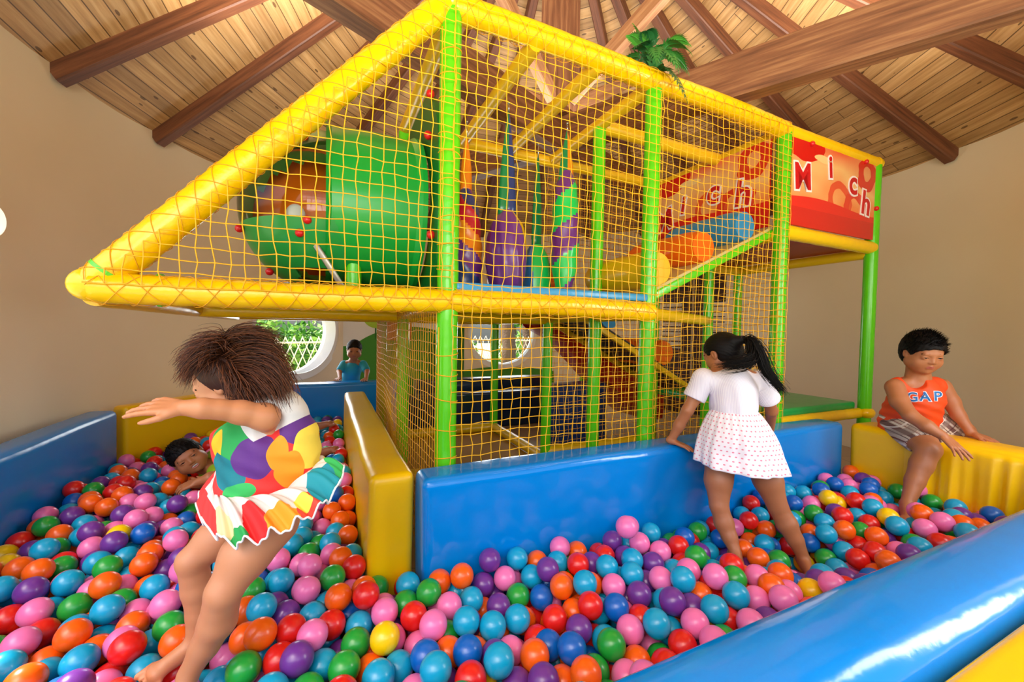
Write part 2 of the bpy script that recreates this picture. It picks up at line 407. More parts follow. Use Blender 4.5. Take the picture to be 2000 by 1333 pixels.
for i, (a, r, z, rd, n, sz) in enumerate([(142.5, 6.3, .7, (.8, .6, .75), 1800, .07), (133.5, 6.4, .6, (.65, .6, .7), 1500, .07), (125, 6.9, .7, (.8, .7, .8), 1800, .075), (105, 8.3, .5, (.85, .7, .6), 1000, .08), (90, 8.3, .5, (.9, .7, .6), 1000, .08)]):
    root = empty('bush', pol(a, r, -.05)); lab = ['leafy green bush outside the left round window, leftmost', 'leafy green bush in the middle of the left round window', 'leafy green bush at right of the left round window', 'low bush left of the trunks outside the back window', 'low bush right of the trunks outside the back window'][i]
    tag(root, lab, 'bush', 'garden bushes')
    mb = MB(); leaves(mb, (0, 0, z+.05), rd, n, sz); make('foliage', mb, LEAFM, root, smooth=False)
def ang_at(px, r): return min((abs(PX(pol(q/10, r, 1))[0]-px), q/10) for q in range(800, 1100))[1]
TA, TB = ang_at(992, 6.2), ang_at(1032, 7.2)
M_BARK = mat('tree_bark', '#5c4736', .8, bump=(20, .8, .03))
for i, (a, r, h, cr, lab) in enumerate([(139, 9.4, 2.5, 1.35, 'tree with airy green crown beyond the left round window'), (123, 11.2, 2.5, 1.4, 'broad green tree beyond the right of the left window'), (TA, 6.2, 3.4, .9, 'left of two tree trunks in the back window'), (TB, 7.2, 3.4, .6, 'right of two tree trunks in the back window'), (83, 10.5, 2.4, 1.4, 'green tree far beyond the back window'), (112, 11, 2.4, 1.5, 'green tree at the left of the back window'), (101, 13.0, 1.9, 1.0, 'low green tree filling the left of the back window'), (91.5, 13.0, 1.9, 1.0, 'low green tree filling the right of the back window')]):
    root = empty('tree', pol(a, r, -.05)); tag(root, lab, 'tree', 'garden trees')
    mb = MB(); tube(mb, [(0, 0, 0), (.03, .02, .8), (-.04, 0, 1.6), (.05, .05, h)], [.20, .16, .14, .08], 12)
    tube(mb, [(-.03, 0, 1.2), (.25, .1, 2.0), (.5, .2, h)], [.08, .06, .03], 8); make('trunk', mb, M_BARK, root)
    mb = MB(); leaves(mb, (0, 0, h), (cr, cr, cr*.62), 2200, .11); make('crown', mb, LEAFM, root, smooth=False)
# bamboo lattice fences
M_BAM = mat('pale_bamboo', '#efe4c8', .5)
for i, (a0, a1, r, lab) in enumerate([(123, 152, 5.3, 'pale bamboo lattice fence outside the left round window'), (84, 104, 7.0, 'pale bamboo lattice fence outside the back window')]):
    root = empty('bamboo_fence', pol((a0+a1)/2, r, -.05)); o0 = root.location; tag(root, lab, 'fence')
    p0 = pol(a0, r, 0) - o0; p1 = pol(a1, r, 0) - o0; L = (p1-p0).length; n = int(L/.13)
    for sgn in (-1, 1):
        mb = MB()
        for k in range(-3, n+3):
            u0 = k/n; u1 = (k + sgn*3.0)/n
            if max(u0, u1) > 1.05 or min(u0, u1) < -.05: continue
            q0 = p0.lerp(p1, u0) + Vector((0, 0, .05)); q1 = p0.lerp(p1, u1) + Vector((0, 0, 1.00)); off = (p1-p0).cross(Vector((0, 0, 1))).normalized()*.012*sgn
            tube(mb, [q0+off, q1+off], .008, 6)
        make('lattice', mb, M_BAM, root)
    for z in (.32, .90):
        mb = MB(); tube(mb, [p0+Vector((0, 0, z)), p1+Vector((0, 0, z))], .016, 8); make('rail', mb, M_BAM, root)
# ================================================================== FOAM BARRIERS AND PLAY FRAME (frame axes: s along the front, t into the room)
ANG = math.atan2(.415, .91); OX, OY = -.294, 1.85
SU = Vector((math.cos(ANG), math.sin(ANG), 0)); SV = Vector((-math.sin(ANG), math.cos(ANG), 0))
def S(s, t, z=0.0): return Vector((OX, OY, 0)) + SU*s + SV*t + Vector((0, 0, z))
def SINV(p): q = Vector(p) - Vector((OX, OY, 0)); return q.dot(SU), q.dot(SV)
def vinyl(name, col, rough=.24, bs=(4, .25, .03), coat=.12):
    t = NT(name); v = t.coord('Object'); n1 = t.noise(v, bs[0], 2); n2 = t.noise(v, bs[0]*9, 3)
    h = t.math('ADD', n1.outputs[0], t.math('MULTIPLY', n2.outputs[0], .06)); t.bump(h, bs[1], bs[2])
    c = lin(col); d = tuple(x*.93 for x in c[:3]) + (1,)
    t.l(t.mix(n1.outputs[0], c, d), t.b.inputs['Base Color'])
    t.b.inputs['Roughness'].default_value = rough; t.b.inputs['Coat Weight'].default_value = coat; t.b.inputs['Coat Roughness'].default_value = .08
    return t.m
M_BLUE = vinyl('blue_vinyl', '#0086de', .15, coat=.05); M_YEL = vinyl('yellow_vinyl', '#fbc800', .32, coat=.03); M_NAVY = vinyl('navy_vinyl', '#1a2b44', .25)
M_BLUE_D = vinyl('deep_blue_vinyl', '#0080d8', coat=.05)
def pad(label, p0, p1, thick, h, m, bev=.05, side=1, wob=.003, seams=None, z0=0.0):
    """foam barrier: inner bottom edge p0->p1, thickness to the given side"""
    p0 = Vector(p0); p1 = Vector(p1); L = (p1-p0).length; a = math.atan2(p1.y-p0.y, p1.x-p0.x)
    root = empty('foam_barrier', (p0.x, p0.y, z0), a); tag(root, label, 'foam barrier', 'padded barriers around the ball pit')
    mb = MB(); y0, y1 = (0, thick) if side > 0 else (-thick, 0)
    rbox(mb, 0, L, y0, y1, 0, h, bev, 5, cuts=6, wob=wob); make('pad', mb, m, root)
    mb = MB(); e = bev*.32
    for zz in ((h-e),):
        for y in (y0+e*.9, y1-e*.9): tube(mb, [(bev, y, zz), (L-bev, y, zz)], .0035, 6)
    make('piping', mb, m, root); return root
pad('long glossy blue barrier in front of the play frame', S(-.150, -.236), S(2.735, -.225), .185, .60, M_BLUE, .045)
pad('yellow divider barrier between the left pit and the net', S(-.345, -.13), S(-.345, 2.2), .18, .60, M_YEL, .04, side=-1)
pad('blue barrier along the left wall', S(-1.79, -1.20), S(-1.79, 1.86), .17, .60, M_BLUE_D, .05)
pl = S(-1.79, 1.86)
pad('yellow barrier along the left wall behind the jumping girl', (-2.715, 2.86, 0), (-2.33, 4.16, 0), .13, .60, M_YEL, .035)
pad('blue barrier at the far end where the small boy leans', S(-.80, 2.8), S(.32, 2.8), .2, .60, M_BLUE_D, .04)
pad('big rounded blue barrier in the near right foreground', S(-1.9, -1.22), S(2.74, -1.22), .235, .605, M_BLUE, .105, side=-1, wob=.002)
pad('bright yellow barrier at the bottom right corner', S(.30, -1.468), S(2.3, -1.468), .4, .575, M_YEL, .03, side=-1)
# right yellow barrier, its cover hanging in folds on the pit side
root = empty('foam_barrier', S(2.75, -.24), ANG - PI/2); tag(root, 'yellow barrier with draped cover where the boy sits', 'foam barrier', 'padded barriers around the ball pit')
mb = MB(); L = .97; rbox(mb, 0, L, 0, .26, 0, .60, .05, 5, cuts=6, wob=.003); make('pad', mb, M_YEL, root)
mb = MB(); V = []; F = []; nx, nz = 150, 26
for i in range(nx+1):
    x = .30 + (L-.30)*i/nx
    for j in range(nz+1):
        w = j/nz
        if w < .22: q = w/.22*PI/2; y = .10*(1-math.sin(q)) ; z = .602 + .006 - .06*(1-math.cos(q))
        else: y = 0; z = .548 - (w-.22)/.78*.43
        fold = max(0, w-.12)/.88
        y2 = y - .010 - fold*(.020*(1+math.sin(x*62+math.sin(x*17)*1.8+w*.8)) + .006*(1+math.sin(x*121+2)))
        V.append((x, y2, z))
for i in range(nx):
    for j in range(nz): a = i*(nz+1)+j; F.append((a, a+1, a+nz+2, a+nz+1))
mb.add(V, F); make('draped_cover', mb, M_YEL, root)
# navy pads behind the frame
pad('long dark navy pad stack behind the net, front row', S(.35, 2.75), S(2.3, 2.75), .2, .43, M_NAVY, .03)
pad('long dark navy pad behind the net, back row', S(.5, 3.15), S(2.3, 3.15), .2, .55, M_NAVY, .03)
pad('dark blue pad standing under the red slide', S(1.55, 1.75), S(2.25, 1.75), .2, .62, vinyl('dark_blue_vinyl', '#17366f', .3), .03, z0=.02)
# ---- the frame
PF = empty('play_structure', (OX, OY, 0), ANG); tag(PF, 'netted climbing frame with yellow beams, green posts, tube and ramps', 'play structure')
M_GRN = vinyl('lime_vinyl', '#5ed316', .22, (22, .25, .006)); M_YB = vinyl('beam_yellow_vinyl', '#fccb00', .25, (26, .35, .008)); M_YBD = vinyl('bar_yellow', '#eebd12', .35, (26, .2, .006))
M_NET = mat('yellow_net_cord', '#f3b312', .55); M_NETO = mat('orange_net_cord', '#eaa510', .55)
T1, ZT, ZD, ZM = 1.15, 2.60, 1.32, 1.89
s2, s3, s4 = 1.17, 2.32, 3.45
def post(s, t, z1, r=.045, z0=0.0):
    mb = MB(); P, Rr = foam((s, t, z0), (s, t, z1), r, .01, seam=.38); tube(mb, P, Rr, 20)
    make('post', mb, M_GRN, PF, sharp=50)
post(0, 0, ZT+.02, .047); post(s2, 0, ZT-.06); post(s3, 0, ZT-.05); post(s4, 0, ZT-.04)
post(s2, .5, ZT-.05, .042); post(s3, .56, ZM, .038); post(s2, T1, ZD, .042); post(s2, 2*T1, ZD, .042)
post(0, T1, ZT-.05, .042); post(0, 2*T1, ZD, .042); post(s4, T1, ZT, .042); post(s3, T1, ZT, .042); post(s3, 2*T1, ZD, .042)
def beam(name, p0, p1, r=.045, m=None, seam=.3, wob=.02, sag=0, n=None):
    mb = MB(); P, Rr = foam(p0, p1, r, wob, seam=seam, n=n)
    if sag:
        k = len(P)-1
        P = [p + Vector((0, 0, -sag*4*(i/k)*(1-i/k))) for i, p in enumerate(P)]
    tube(mb, P, Rr, 20); return make(name, mb, m or M_YB, PF, sharp=55)
def joint(p, r=.058, m=None, M=None):
    mb = MB(); ball(mb, p, r, 20, 12); return make('beam_cap', mb, m or M_YB, PF)
zt = ZT
beam('top_beam', (0.0, 0, zt+.015), (s2, 0, zt-.005), .055, sag=-.012); beam('top_beam', (s2, 0, zt-.005), (s3, 0, zt-.03), .053, sag=-.015); beam('top_beam', (s3, 0, zt-.03), (s4+.04, 0, zt-.045), .045)
joint((0, 0, zt+.03), .062); joint((s4, 0, zt-.045), .05)
sc0 = -1.19
slant = beam('slanted_beam', (sc0, 0, ZD+.005), (-.02, 0, zt+.02), .054, seam=.22, sag=.0)
mb = MB(); ball(mb, (sc0-.01, 0, ZD), (.062, .05, .056), 20, 12); make('beam_cap', mb, M_YB, PF)
beam('deck_beam', (sc0, -.018, ZD-.01), (0, -.018, ZD), .050, seam=.28, wob=.03, sag=.006); beam('deck_beam', (0, -.018, ZD), (s2, -.018, ZD-.015), .052, seam=.5, sag=-.008)
mb = MB()
for (q, ax) in (((sc0+.035, 0, ZD+.045), (.62, 0, .78)), ((sc0+.17, 0, ZD-.01), (1, 0, 0))):
    a = Vector(q); b = Vector(ax).normalized()*.006; tube(mb, [a-b, a+b], .0575, 24)
make('green_tape', mb, M_GRN, PF, smooth=False)
for t_ in (T1, 2*T1): beam('deck_beam', (sc0, t_, ZD-.04), (s2, t_, ZD-.04), .042)
beam('deck_beam', (sc0, 0, ZD-.03), (sc0, 2*T1, ZD-.05), .042, M_YBD); beam('deck_beam', (0, 0, ZD-.02), (0, 2*T1, ZD-.04), .04, M_YBD); beam('deck_beam', (s2, 0, ZD-.02), (s2, 2*T1, ZD-.04), .04, M_YBD)
beam('deck_beam', (s2, 0, ZD-.02), (s3, 0.56, ZD-.03), .036)
for s_ in (0, .42, .79, s2): beam('roof_bar', (s_, 0, zt-.02), (s_, T1, zt-.03), .040, M_YBD)
for s_ in (s3, s4): beam('roof_bar', (s_, 0, zt-.04), (s_, T1, zt-.05), .040, M_YBD)
beam('roof_bar', (s2, .5, zt-.03), (s3, .5, zt-.05), .045, M_YBD); beam('roof_bar', (0, T1, zt-.03), (s4, T1, zt-.05), .042, M_YBD)
beam('panel_beam', (s3+.02, 0, ZM+.005), (s4-.01, 0, ZM), .048); beam('panel_beam', (s4, 0, ZM-.04), (s4, T1, ZM-.05), .042, M_YBD); beam('panel_beam', (s3, T1, ZM-.04), (s4, T1, ZM-.05), .042, M_YBD); beam('panel_beam', (s3, 0, ZM-.02), (s3, T1, ZM-.02), .040, M_YBD)
for (a, b) in (((0, 2*T1, .13), (s2, 2*T1, .13)), ((s2, T1, .13), (s2, 2*T1, .13)), ((s2, T1, .18), (s3, T1, .18)), ((0, T1, .13), (s2, T1, .05)), ((s2, 0, .13), (s3, 0, .13))): beam('ground_beam', a, b, .045, M_YBD)
# green soft platform beside the blue barrier
mb = MB(); rbox(mb, s3+.05, s4-.06, .03, T1, .60, .66, .022, 4); make('green_platform', mb, vinyl('green_vinyl', '#12a24a', .3), PF)
beam('platform_beam', (s3, .02, .57), (s4+.02, .02, .57), .04); mb = MB(); ball(mb, (s4+.0, -.02, .575), (.07, .05, .045), 16, 10); make('beam_cap', mb, M_YB, PF)
# decks
mb = MB(); rbox(mb, .03, s2-.03, -.035, T1, ZD+.045, ZD+.085, .014, 3); make('deck_mat', mb, vinyl('deck_blue_vinyl', '#3a9bd4', .3), PF)
mb = MB(); rbox(mb, .02, s2-.02, .0, T1, ZD+.02, ZD+.043, .003, 1); make('deck_board', mb, mat('black_board', '#141210', .6), PF, smooth=False)
mb = MB(); rbox(mb, sc0+.04, -.02, T1*.15, 2*T1, ZD-.005, ZD+.02, .003, 1)
tunnel_floor = mb
mb = MB(); rbox(mb, .03, s2-.02, T1+.05, 2*T1, ZD-.0, ZD+.03, .004, 1); make('deck_board', mb, mat('brown_board', '#8a5a2c', .6), PF, smooth=False)
mb = MB(); rbox(mb, s3+.03, s4-.03, .05, T1, ZM-.005, ZM+.03, .006, 1); make('deck_board', mb, mat('red_board', '#a51616', .45), PF, smooth=False)
mb = MB(); rbox(mb, 0.04, s2-.04, .04, 2*T1-.04, .03, .10, .01, 2); rbox(mb, s2+.04, s3-.04, .04, T1-.04, .03, .10, .01, 2); make('ground_mat', mb, mat('ochre_mat', '#a9760c', .75, spec=.2, bump=(8, .2)), PF)
# signs -----------------------------------------------------------------
def sign_mat():
    t = NT('sign_print'); u = t.coord('UV'); sp = t.n('SeparateXYZ'); t.l(u, sp.inputs[0]); X, Y = sp.outputs[0], sp.outputs[1]
    nz = t.noise(u, 2.3, 1); base = t.ramp(t.math('ADD', t.math('MULTIPLY', Y, .55), t.math('MULTIPLY', nz.outputs[0], .5)), [(.2, '#f0622a'), (.42, '#ef8a4a'), (.62, '#f2bf7c'), (.9, '#e8452c')])
    d = t.n('VectorMath', operation='ADD'); t.l(u, d.inputs[0]); n2 = t.noise(u, 3, 2); nn = t.n('VectorMath', operation='SCALE'); t.l(n2.outputs['Color'], nn.inputs[0]); nn.inputs['Scale'].default_value = .16; t.l(nn.outputs[0], d.inputs[1])
    def blob(col, cx, cy, rx, ry, base, inner=0):
        s = t.n('SeparateXYZ'); t.l(d.outputs[0], s.inputs[0])
        ex = t.math('DIVIDE', t.math('SUBTRACT', s.outputs[0], cx+.08), rx); ey = t.math('DIVIDE', t.math('SUBTRACT', s.outputs[1], cy+.08), ry)
        rr = t.math('SQRT', t.math('ADD', t.math('MULTIPLY', ex, ex), t.math('MULTIPLY', ey, ey)))
        f = t.math('LESS_THAN', rr, 1.0)
        if inner: f = t.math('MULTIPLY', f, t.math('GREATER_THAN', rr, inner))
        return t.mix(f, base, lin(col))
    base = blob('#d8301e', .88, .82, .13, .22, base, .45); base = blob('#e2512c', .55, .42, .16, .24, base, .6); base = blob('#dd3a22', .75, .36, .15, .2, base, .55)
    base = blob('#d21a14', .1, .98, .26, .2, base); base = blob('#f4cf8e', .35, .86, .12, .05, base)
    band = t.math('LESS_THAN', Y, t.math('ADD', .33, t.math('MULTIPLY', t.math('SINE', t.math('MULTIPLY', X, 5.0)), .035)))
    base = t.mix(band, base, lin('#e0201a')); base = t.mix(t.math('LESS_THAN', Y, .22), base, lin('#cf1a17'))
    t.l(base, t.b.inputs['Base Color']); t.b.inputs['Roughness'].default_value = .25; t.b.inputs['Coat Weight'].default_value = .3
    return t.m
M_SIGN = sign_mat(); M_LW = mat('letter_white', '#f6eef0', .4); M_LR = mat('letter_red', '#c9141c', .35)
def text_mesh(ch, size, offset, depth, bold=0):
    cu = bpy.data.curves.new('t', 'FONT'); cu.body = ch; cu.size = size; cu.offset = offset; cu.extrude = depth; cu.align_x = 'CENTER'; cu.align_y = 'CENTER'; cu.resolution_u = 6
    o = bpy.data.objects.new('t', cu); C.objects.link(o); dg = bpy.context.evaluated_depsgraph_get(); dg.update()
    me = bpy.data.meshes.new_from_object(o.evaluated_get(dg)); mb = MB(); mb.add([v.co[:] for v in me.vertices], [tuple(p.vertices) for p in me.polygons])
    bpy.data.objects.remove(o); return mb
def sign(o, e, n, w, h, letters):
    """sign board: origin corner, unit along, normal to the viewer side (frame axes)"""
    o = Vector(o); e = Vector(e); n = Vector(n); k = Vector((0, 0, 1))
    mb = MB(); V = []
    for dn in (0, .016):
        for (a, b) in ((0, 0), (w, 0), (w, h), (0, h)): V.append(o + e*a + k*b + n*dn)
    uvq = [(0, 0), (1, 0), (1, 1), (0, 1)]
    F = [(4, 5, 6, 7), (3, 2, 1, 0), (0, 1, 5, 4), (1, 2, 6, 5), (2, 3, 7, 6), (3, 0, 4, 7)]
    UV = [uvq, uvq[::-1]] + [[(0, .1)]*4]*4
    mb.add(V, F, 0, UV); b = make('sign_panel', mb, M_SIGN, PF, smooth=False)
    for ch, u, v, sz, rot in letters:
        pr = [(ch, .012, .0195, M_LW, .004), (ch, -.001, .022, M_LR, .004)]
        if ch == 'i': pr = [('ı', .012, .0195, M_LW, .004), ('ı', -.001, .022, M_LR, .004)]
        X = e*math.cos(rot) + k*math.sin(rot); Y = k*math.cos(rot) - e*math.sin(rot); c = o + e*(u*w) + k*(v*h)
        full = MB(); 
        for (c_, off, dn, m_, dp) in pr:
            tm = text_mesh(ch, sz, off + .006, dp/2)
            full.add([c + X*p[0] + Y*p[1] + n*(dn + p[2]) for p in tm.v], tm.f, 0 if m_ is M_LW else 1)
        make('letter', full, [M_LW, M_LR], b, smooth=False)
    return b
def bolts(parent, pts, n, r=.018, m=None):
    for p in pts:
        mb = MB(); ball(mb, Vector(p) + Vector(n)*r*.3, r, 12, 8); make('bolt', mb, m or mat('red_bolt_cap', '#d3161a', .3), parent)
sg = sign((s3+.045, -.012, ZM+.055), (1, 0, 0), (0, -1, 0), s4-s3-.09, .585, [('M', .115, .56, .25, .1), ('i', .42, .77, .22, .12), ('c', .70, .66, .25, .05), ('h', .875, .44, .25, -.1)])
bolts(sg, [(s3+.25, -.03, ZM+.63), (s4-.2, -.03, ZM+.63), (s4-.03, -.03, ZM+.30)], (0, -1, 0))
sg = sign((s3-.03, T1-.03, ZM+.045), (0, -1, 0), (-1, 0, 0), T1-.09, .60, [('M', .10, .42, .26, .15), ('i', .30, .56, .22, -.15), ('c', .58, .60, .27, -.1), ('h', .82, .46, .27, -.1)])
# upper ramp with foam rollers -------------------------------------------
def ramp(p0, p1, t0, t1, mside, mtop, rollers, name='ramp', wedge=.03):
    (sa, za), (sb, zb) = p0, p1; L = math.hypot(sb-sa, zb-za); a = math.atan2(zb-za, sb-sa)
    Mx = Matrix.Translation((sa, 0, za)) @ Matrix.Rotation(-a, 4, 'Y')
    mb = MB(); rbox(mb, 0, L, t0, t1, -.02, 0, .003, 1, M=Mx); rmp = make(name, mb, mtop, PF, smooth=False)
    mb = MB(); rbox(mb, 0, L, t0-.01, t0+.03, -.065, -.018, .008, 2, M=Mx); rbox(mb, 0, L, t1-.03, t1+.01, -.065, -.018, .008, 2, M=Mx); make('stringer', mb, mside, rmp)
    for (f, r, m) in rollers:
        mb = MB(); c = Mx @ Vector((f*L, 0, r*.8)); P = []; Rr = []
        w = t1-t0-.03
        for q in range(15):
            u = q/14; P.append((c.x, t0+.01 + w*u, c.z)); Rr.append(r*(1 - .16*(abs(u-.5)*2)**10 - .02*math.sin(u*20)))
        tube(mb, P, Rr, 28); make('foam_roller', mb, m, rmp, sharp=50)
M_ORG = vinyl('orange_vinyl', '#f46a10', .25); M_RB = vinyl('roller_blue', '#2f8cc4', .3); M_RY = vinyl('roller_yellow', '#eebb08', .3)
ramp((s2+.02, ZD+.10), (s3-.02, ZM+.045), .05, .70, M_GRN, mat('ramp_cream', '#cdb877', .5), [(.13, .115, M_RY), (.46, .11, M_ORG), (.80, .11, M_RB)])
ramp((1.35, 1.40), (2.9, .60), T1-.1, T1+.55, M_YBD, mat('ramp_dark', '#2c2a26', .5), [(.22, .10, M_RB), (.62, .13, M_ORG)])
# red slide behind
mb = MB(); V = []; F = []; prof = [(-.33, .40), (-.30, .04), (-.20, 0), (.20, 0), (.30, .04), (.33, .40), (.30, .40), (.27, .07), (.19, .03), (-.19, .03), (-.27, .07), (-.30, .40)]
path = [(1.55, 1.20), (1.80, 1.08), (2.05, .86), (2.3, .62), (2.55, .38), (2.8, .20), (3.1, .14)]
for (s_, z_) in path:
    for (a, b) in prof: V.append((s_, 2.1 + a, z_ + b))
q = len(prof)
for i in range(len(path)-1):
    for k in range(q): F.append((i*q+k, i*q+(k+1) % q, (i+1)*q+(k+1) % q, (i+1)*q+k))
mb.add(V, F); sl = make('slide', mb, mat('red_slide_plastic', '#c22212', .35), PF, sharp=40)
mb = MB(); tube(mb, [(1.40, 2.1, 1.62), (1.6, 2.1, 1.58), (1.75, 2.1, 1.5)], [.34, .34, .33], 28, cap=False); make('slide_hood', mb, mat('orange_tunnel_plastic', '#c8560f', .35), sl)
# green crawl tube --------------------------------------------------------
M_TG = mat('green_tunnel_plastic', '#0f9a35', .3, bump=(3, .08)); M_TGD = mat('dark_green_plastic', '#0c6b26', .35); M_TO = mat('orange_tunnel_inner', '#e8700c', .4)
TC = Vector((0, .50, 1.79)); TR = .385
mb = MB(); P = []; Rr = []
for i in range(20):
    u = i/19; P.append((-.07 - .43*u, TC.y, TC.z)); Rr.append(TR*(1 + .03*math.sin(u*PI)) + (.02 if u < .06 or u > .96 else 0))
tube(mb, P, Rr, 48, cap=False)
P = P[::-1]; tube(mb, P, [r-.012 for r in Rr[::-1]], 48, cap=False)
ct = make('crawl_tunnel', mb, M_TG, PF, sharp=40)
# mounting plate
mb = MB(); n = 48; V = []; F = []
for x in (-.05, -.02):
    for rr in (TR*.93, None):
        for k in range(n):
            a = 2*PI*k/n; c_, s_ = math.cos(a), math.sin(a)
            if rr: V.append((x, TC.y+rr*c_, TC.z+rr*s_))
            else:
                m_ = max(abs(c_), abs(s_)); q_ = .50/m_*.9 + .05; V.append((x, TC.y+min(q_, .56)*c_, TC.z + min(q_, .56)*s_*(1.0 if s_ < 0 else 1.12)))
for k in range(n):
    k2 = (k+1) % n
    F += [(k, k2, n+k2, n+k), (2*n+k, 3*n+k, 3*n+k2, 2*n+k2), (n+k, n+k2, 3*n+k2, 3*n+k), (k, 2*n+k, 2*n+k2, k2)]
mb.add(V, F); pl_ = make('tunnel_plate', mb, M_TGD, ct, sharp=40)
for (y, z) in ((.10, 2.27), (.14, 2.10), (.06, 1.62), (.12, 1.36), (.50, 1.36), (.9, 2.2)):
    mb = MB(); ball(mb, (-.065, y, z), .02, 12, 8); make('bolt', mb, mat('red_bolt_cap', '#d3161a', .3), ct)
# elbow: bulb with green bowl, green crown band and clear bubble window
EC = Vector((-.50, TC.y+.02, TC.z-.03)); ER = .40; V = []; F = []; MI = []
nu, nv = 56, 36
def ept(i, j, r=1.0):
    a = 2*PI*i/nu; p_ = PI*j/nv; return EC + Vector((math.sin(p_)*math.cos(a)*ER*.95, math.sin(p_)*math.sin(a)*ER, math.cos(p_)*ER*.98))*r
parts = {'g': MB(), 'w': MB(), 'o': MB()}
for i in range(nu):
    for j in range(nv):
        a = 2*PI*(i+.5)/nu; z = math.cos(PI*(j+.5)/nv); x = math.sin(PI*(j+.5)/nv)*math.cos(a); y = math.sin(PI*(j+.5)/nv)*math.sin(a)
        if x > .42: continue
        if y > .55 and z < .8: continue
        key = 'g'
        if y < .35 and -.22 < z < .72: key = 'w'
        if x > -.3 and y < -.1 and -.95 < z < -.78: key = 'w'
        V = [ept(i, j), ept(i+1, j), ept(i+1, j+1), ept(i, j+1)]
        W_ = [ept(i, j, .975), ept(i, j+1, .975), ept(i+1, j+1, .975), ept(i+1, j, .975)]
        parts[key].add(V + (W_ if key == 'g' else []), [(0, 1, 2, 3)] + ([(4, 5, 6, 7)] if key == 'g' else []))
def weld(o):
    b = bmesh.new(); b.from_mesh(o.data); bmesh.ops.remove_doubles(b, verts=b.verts, dist=.0004); bmesh.ops.recalc_face_normals(b, faces=b.faces); b.to_mesh(o.data); b.free(); o.data.polygons.foreach_set('use_smooth', [True]*len(o.data.polygons))
el = make('tunnel_elbow', parts['g'], mat('elbow_green_plastic', '#1c8f3c', .28), ct); weld(el)
t = NT('clear_bubble_plastic'); t.b.inputs['Base Color'].default_value = (.95, .98, .96, 1); t.b.inputs['Roughness'].default_value = .03; t.b.inputs['Transmission Weight'].default_value = 1; t.b.inputs['IOR'].default_value = 1.05; t.b.inputs['Coat Weight'].default_value = .6; t.b.inputs['Coat Roughness'].default_value = .05
o = make('bubble_window', parts['w'], t.m, ct); weld(o)
mb = MB(); tube(mb, [(EC.x-.02, EC.y+.12, EC.z), (EC.x-.02, EC.y+.30, EC.z)], [.345, .345], 40, cap=False); tube(mb, [(EC.x-.02, EC.y+.29, EC.z), (EC.x-.02, EC.y+.30, EC.z)], [.345, .345], 40); make('inner_tube', mb, M_TO, ct)
mb = MB(); ball(mb, EC + Vector((-.14, .26, .05)), (.045, .03, .055), 16, 10); make('white_light', mb, M_WHITE, ct)
mb = MB(); P = [EC + Vector((-.06 + .16*q, -ER*.86*math.cos((q-.5)*.8), -.18 - .26*q)) for q in [k/8 for k in range(9)]]
tube(mb, P, .014, 8, flat=.4); make('metal_strip', mb, mat('brushed_strip', '#a9a39a', .35, metal=.6), ct)
for (dx, dz, dy) in ((-.40, .12, -.18), (-.42, -.16, -.16), (-.10, .30, -.33), (-.08, -.13, -.42), (-.12, -.20, -.41), (-.28, -.36, -.08), (-.14, -.42, -.08)):
    d = Vector((dx, dy, dz)); d = d.normalized()*ER*1.0; mb = MB(); ball(mb, EC + d, .018, 12, 8); make('bolt', mb, mat('red_bolt_cap', '#d3161a', .3), ct)
make('tunnel_floor', tunnel_floor, mat('brown_board', '#8a5a2c', .6), PF, smooth=False)
# short green leg under the tube
beam('tunnel_leg', (-.38, .28, ZD-.01), (-.38, .28, TC.z-.3), .035, M_GRN)
# ---- nets ---------------------------------------------------------------
def smoothn(x, y, k): return math.sin(x*2.1+k)*math.cos(y*1.7+k*2) + .6*math.sin(x*5.3+y*3.1+k*3) + .4*math.cos(y*7.7-x*2.9+k)
def netting(o, e1, e2, n1, n2, L1, L2, m, inside=None, bow=.02, r=.0022, jit=.003, k=0.0, nrm=None, sway=.012, label=None):
    """net of knotted cords on the patch o + e1*a + e2*b"""
    o = Vector(o); e1 = Vector(e1); e2 = Vector(e2); N = Vector(nrm) if nrm else e1.cross(e2).normalized()
    G = {}
    for i in range(n1+1):
        for j in range(n2+1):
            a, b = i/n1, j/n2; x, y = a*L1, b*L2
            edge = min(1, 6*min(a, 1-a)) * min(1, 8*min(b, 1-b))
            dx = rng.normal()*jit + sway*smoothn(x, y, k)*edge; dy = rng.normal()*jit*.8 + sway*.9*smoothn(y, x, k+5)*edge
            dz = bow*math.sin(PI*a)*math.sin(PI*b)*(.6+.5*smoothn(x*.8, y*.8, k+2)) 
            G[i, j] = (o + e1*(x+dx) + e2*(y+dy) + N*dz, inside is None or inside(x, y))
    mb = MB()
    def strand(pts):
        if len(pts) < 2: return
        V = []; F = []
        for q, p in enumerate(pts):
            a = pts[max(0, q-1)]; b = pts[min(len(pts)-1, q+1)]; T = (b-a).normalized(); B = N.cross(T).normalized()*r; n_ = N*r
            V += [p+B, p+n_, p-B, p-n_]
        for q in range(len(pts)-1):
            for w in range(4): F.append((4*q+w, 4*q+(w+1) % 4, 4*q+4+(w+1) % 4, 4*q+4+w))
        mb.add(V, F)
    for i in range(n1+1):
        run = []
        for j in range(n2+1):
            p, ok = G[i, j]
            if ok: run.append(p)
            else: strand(run); run = []
        strand(run)
    for j in range(n2+1):
        run = []
        for i in range(n1+1):
            p, ok = G[i, j]
            if ok: run.append(p)
            else: strand(run); run = []
        strand(run)
    return make('netting', mb, m, PF)
c_ = .0485
def net(o, e1, e2, L1, L2, m, **kw): return netting(o, e1, e2, max(2, round(L1/c_)), max(2, round(L2/c_)), L1, L2, m, **kw)
E1, E2, E3 = (1, 0, 0), (0, 1, 0), (0, 0, 1)
net((.0, -.076, .05), E1, E3, s2, ZT-.05, M_NET, k=.3, nrm=(0, -1, 0), bow=.03)
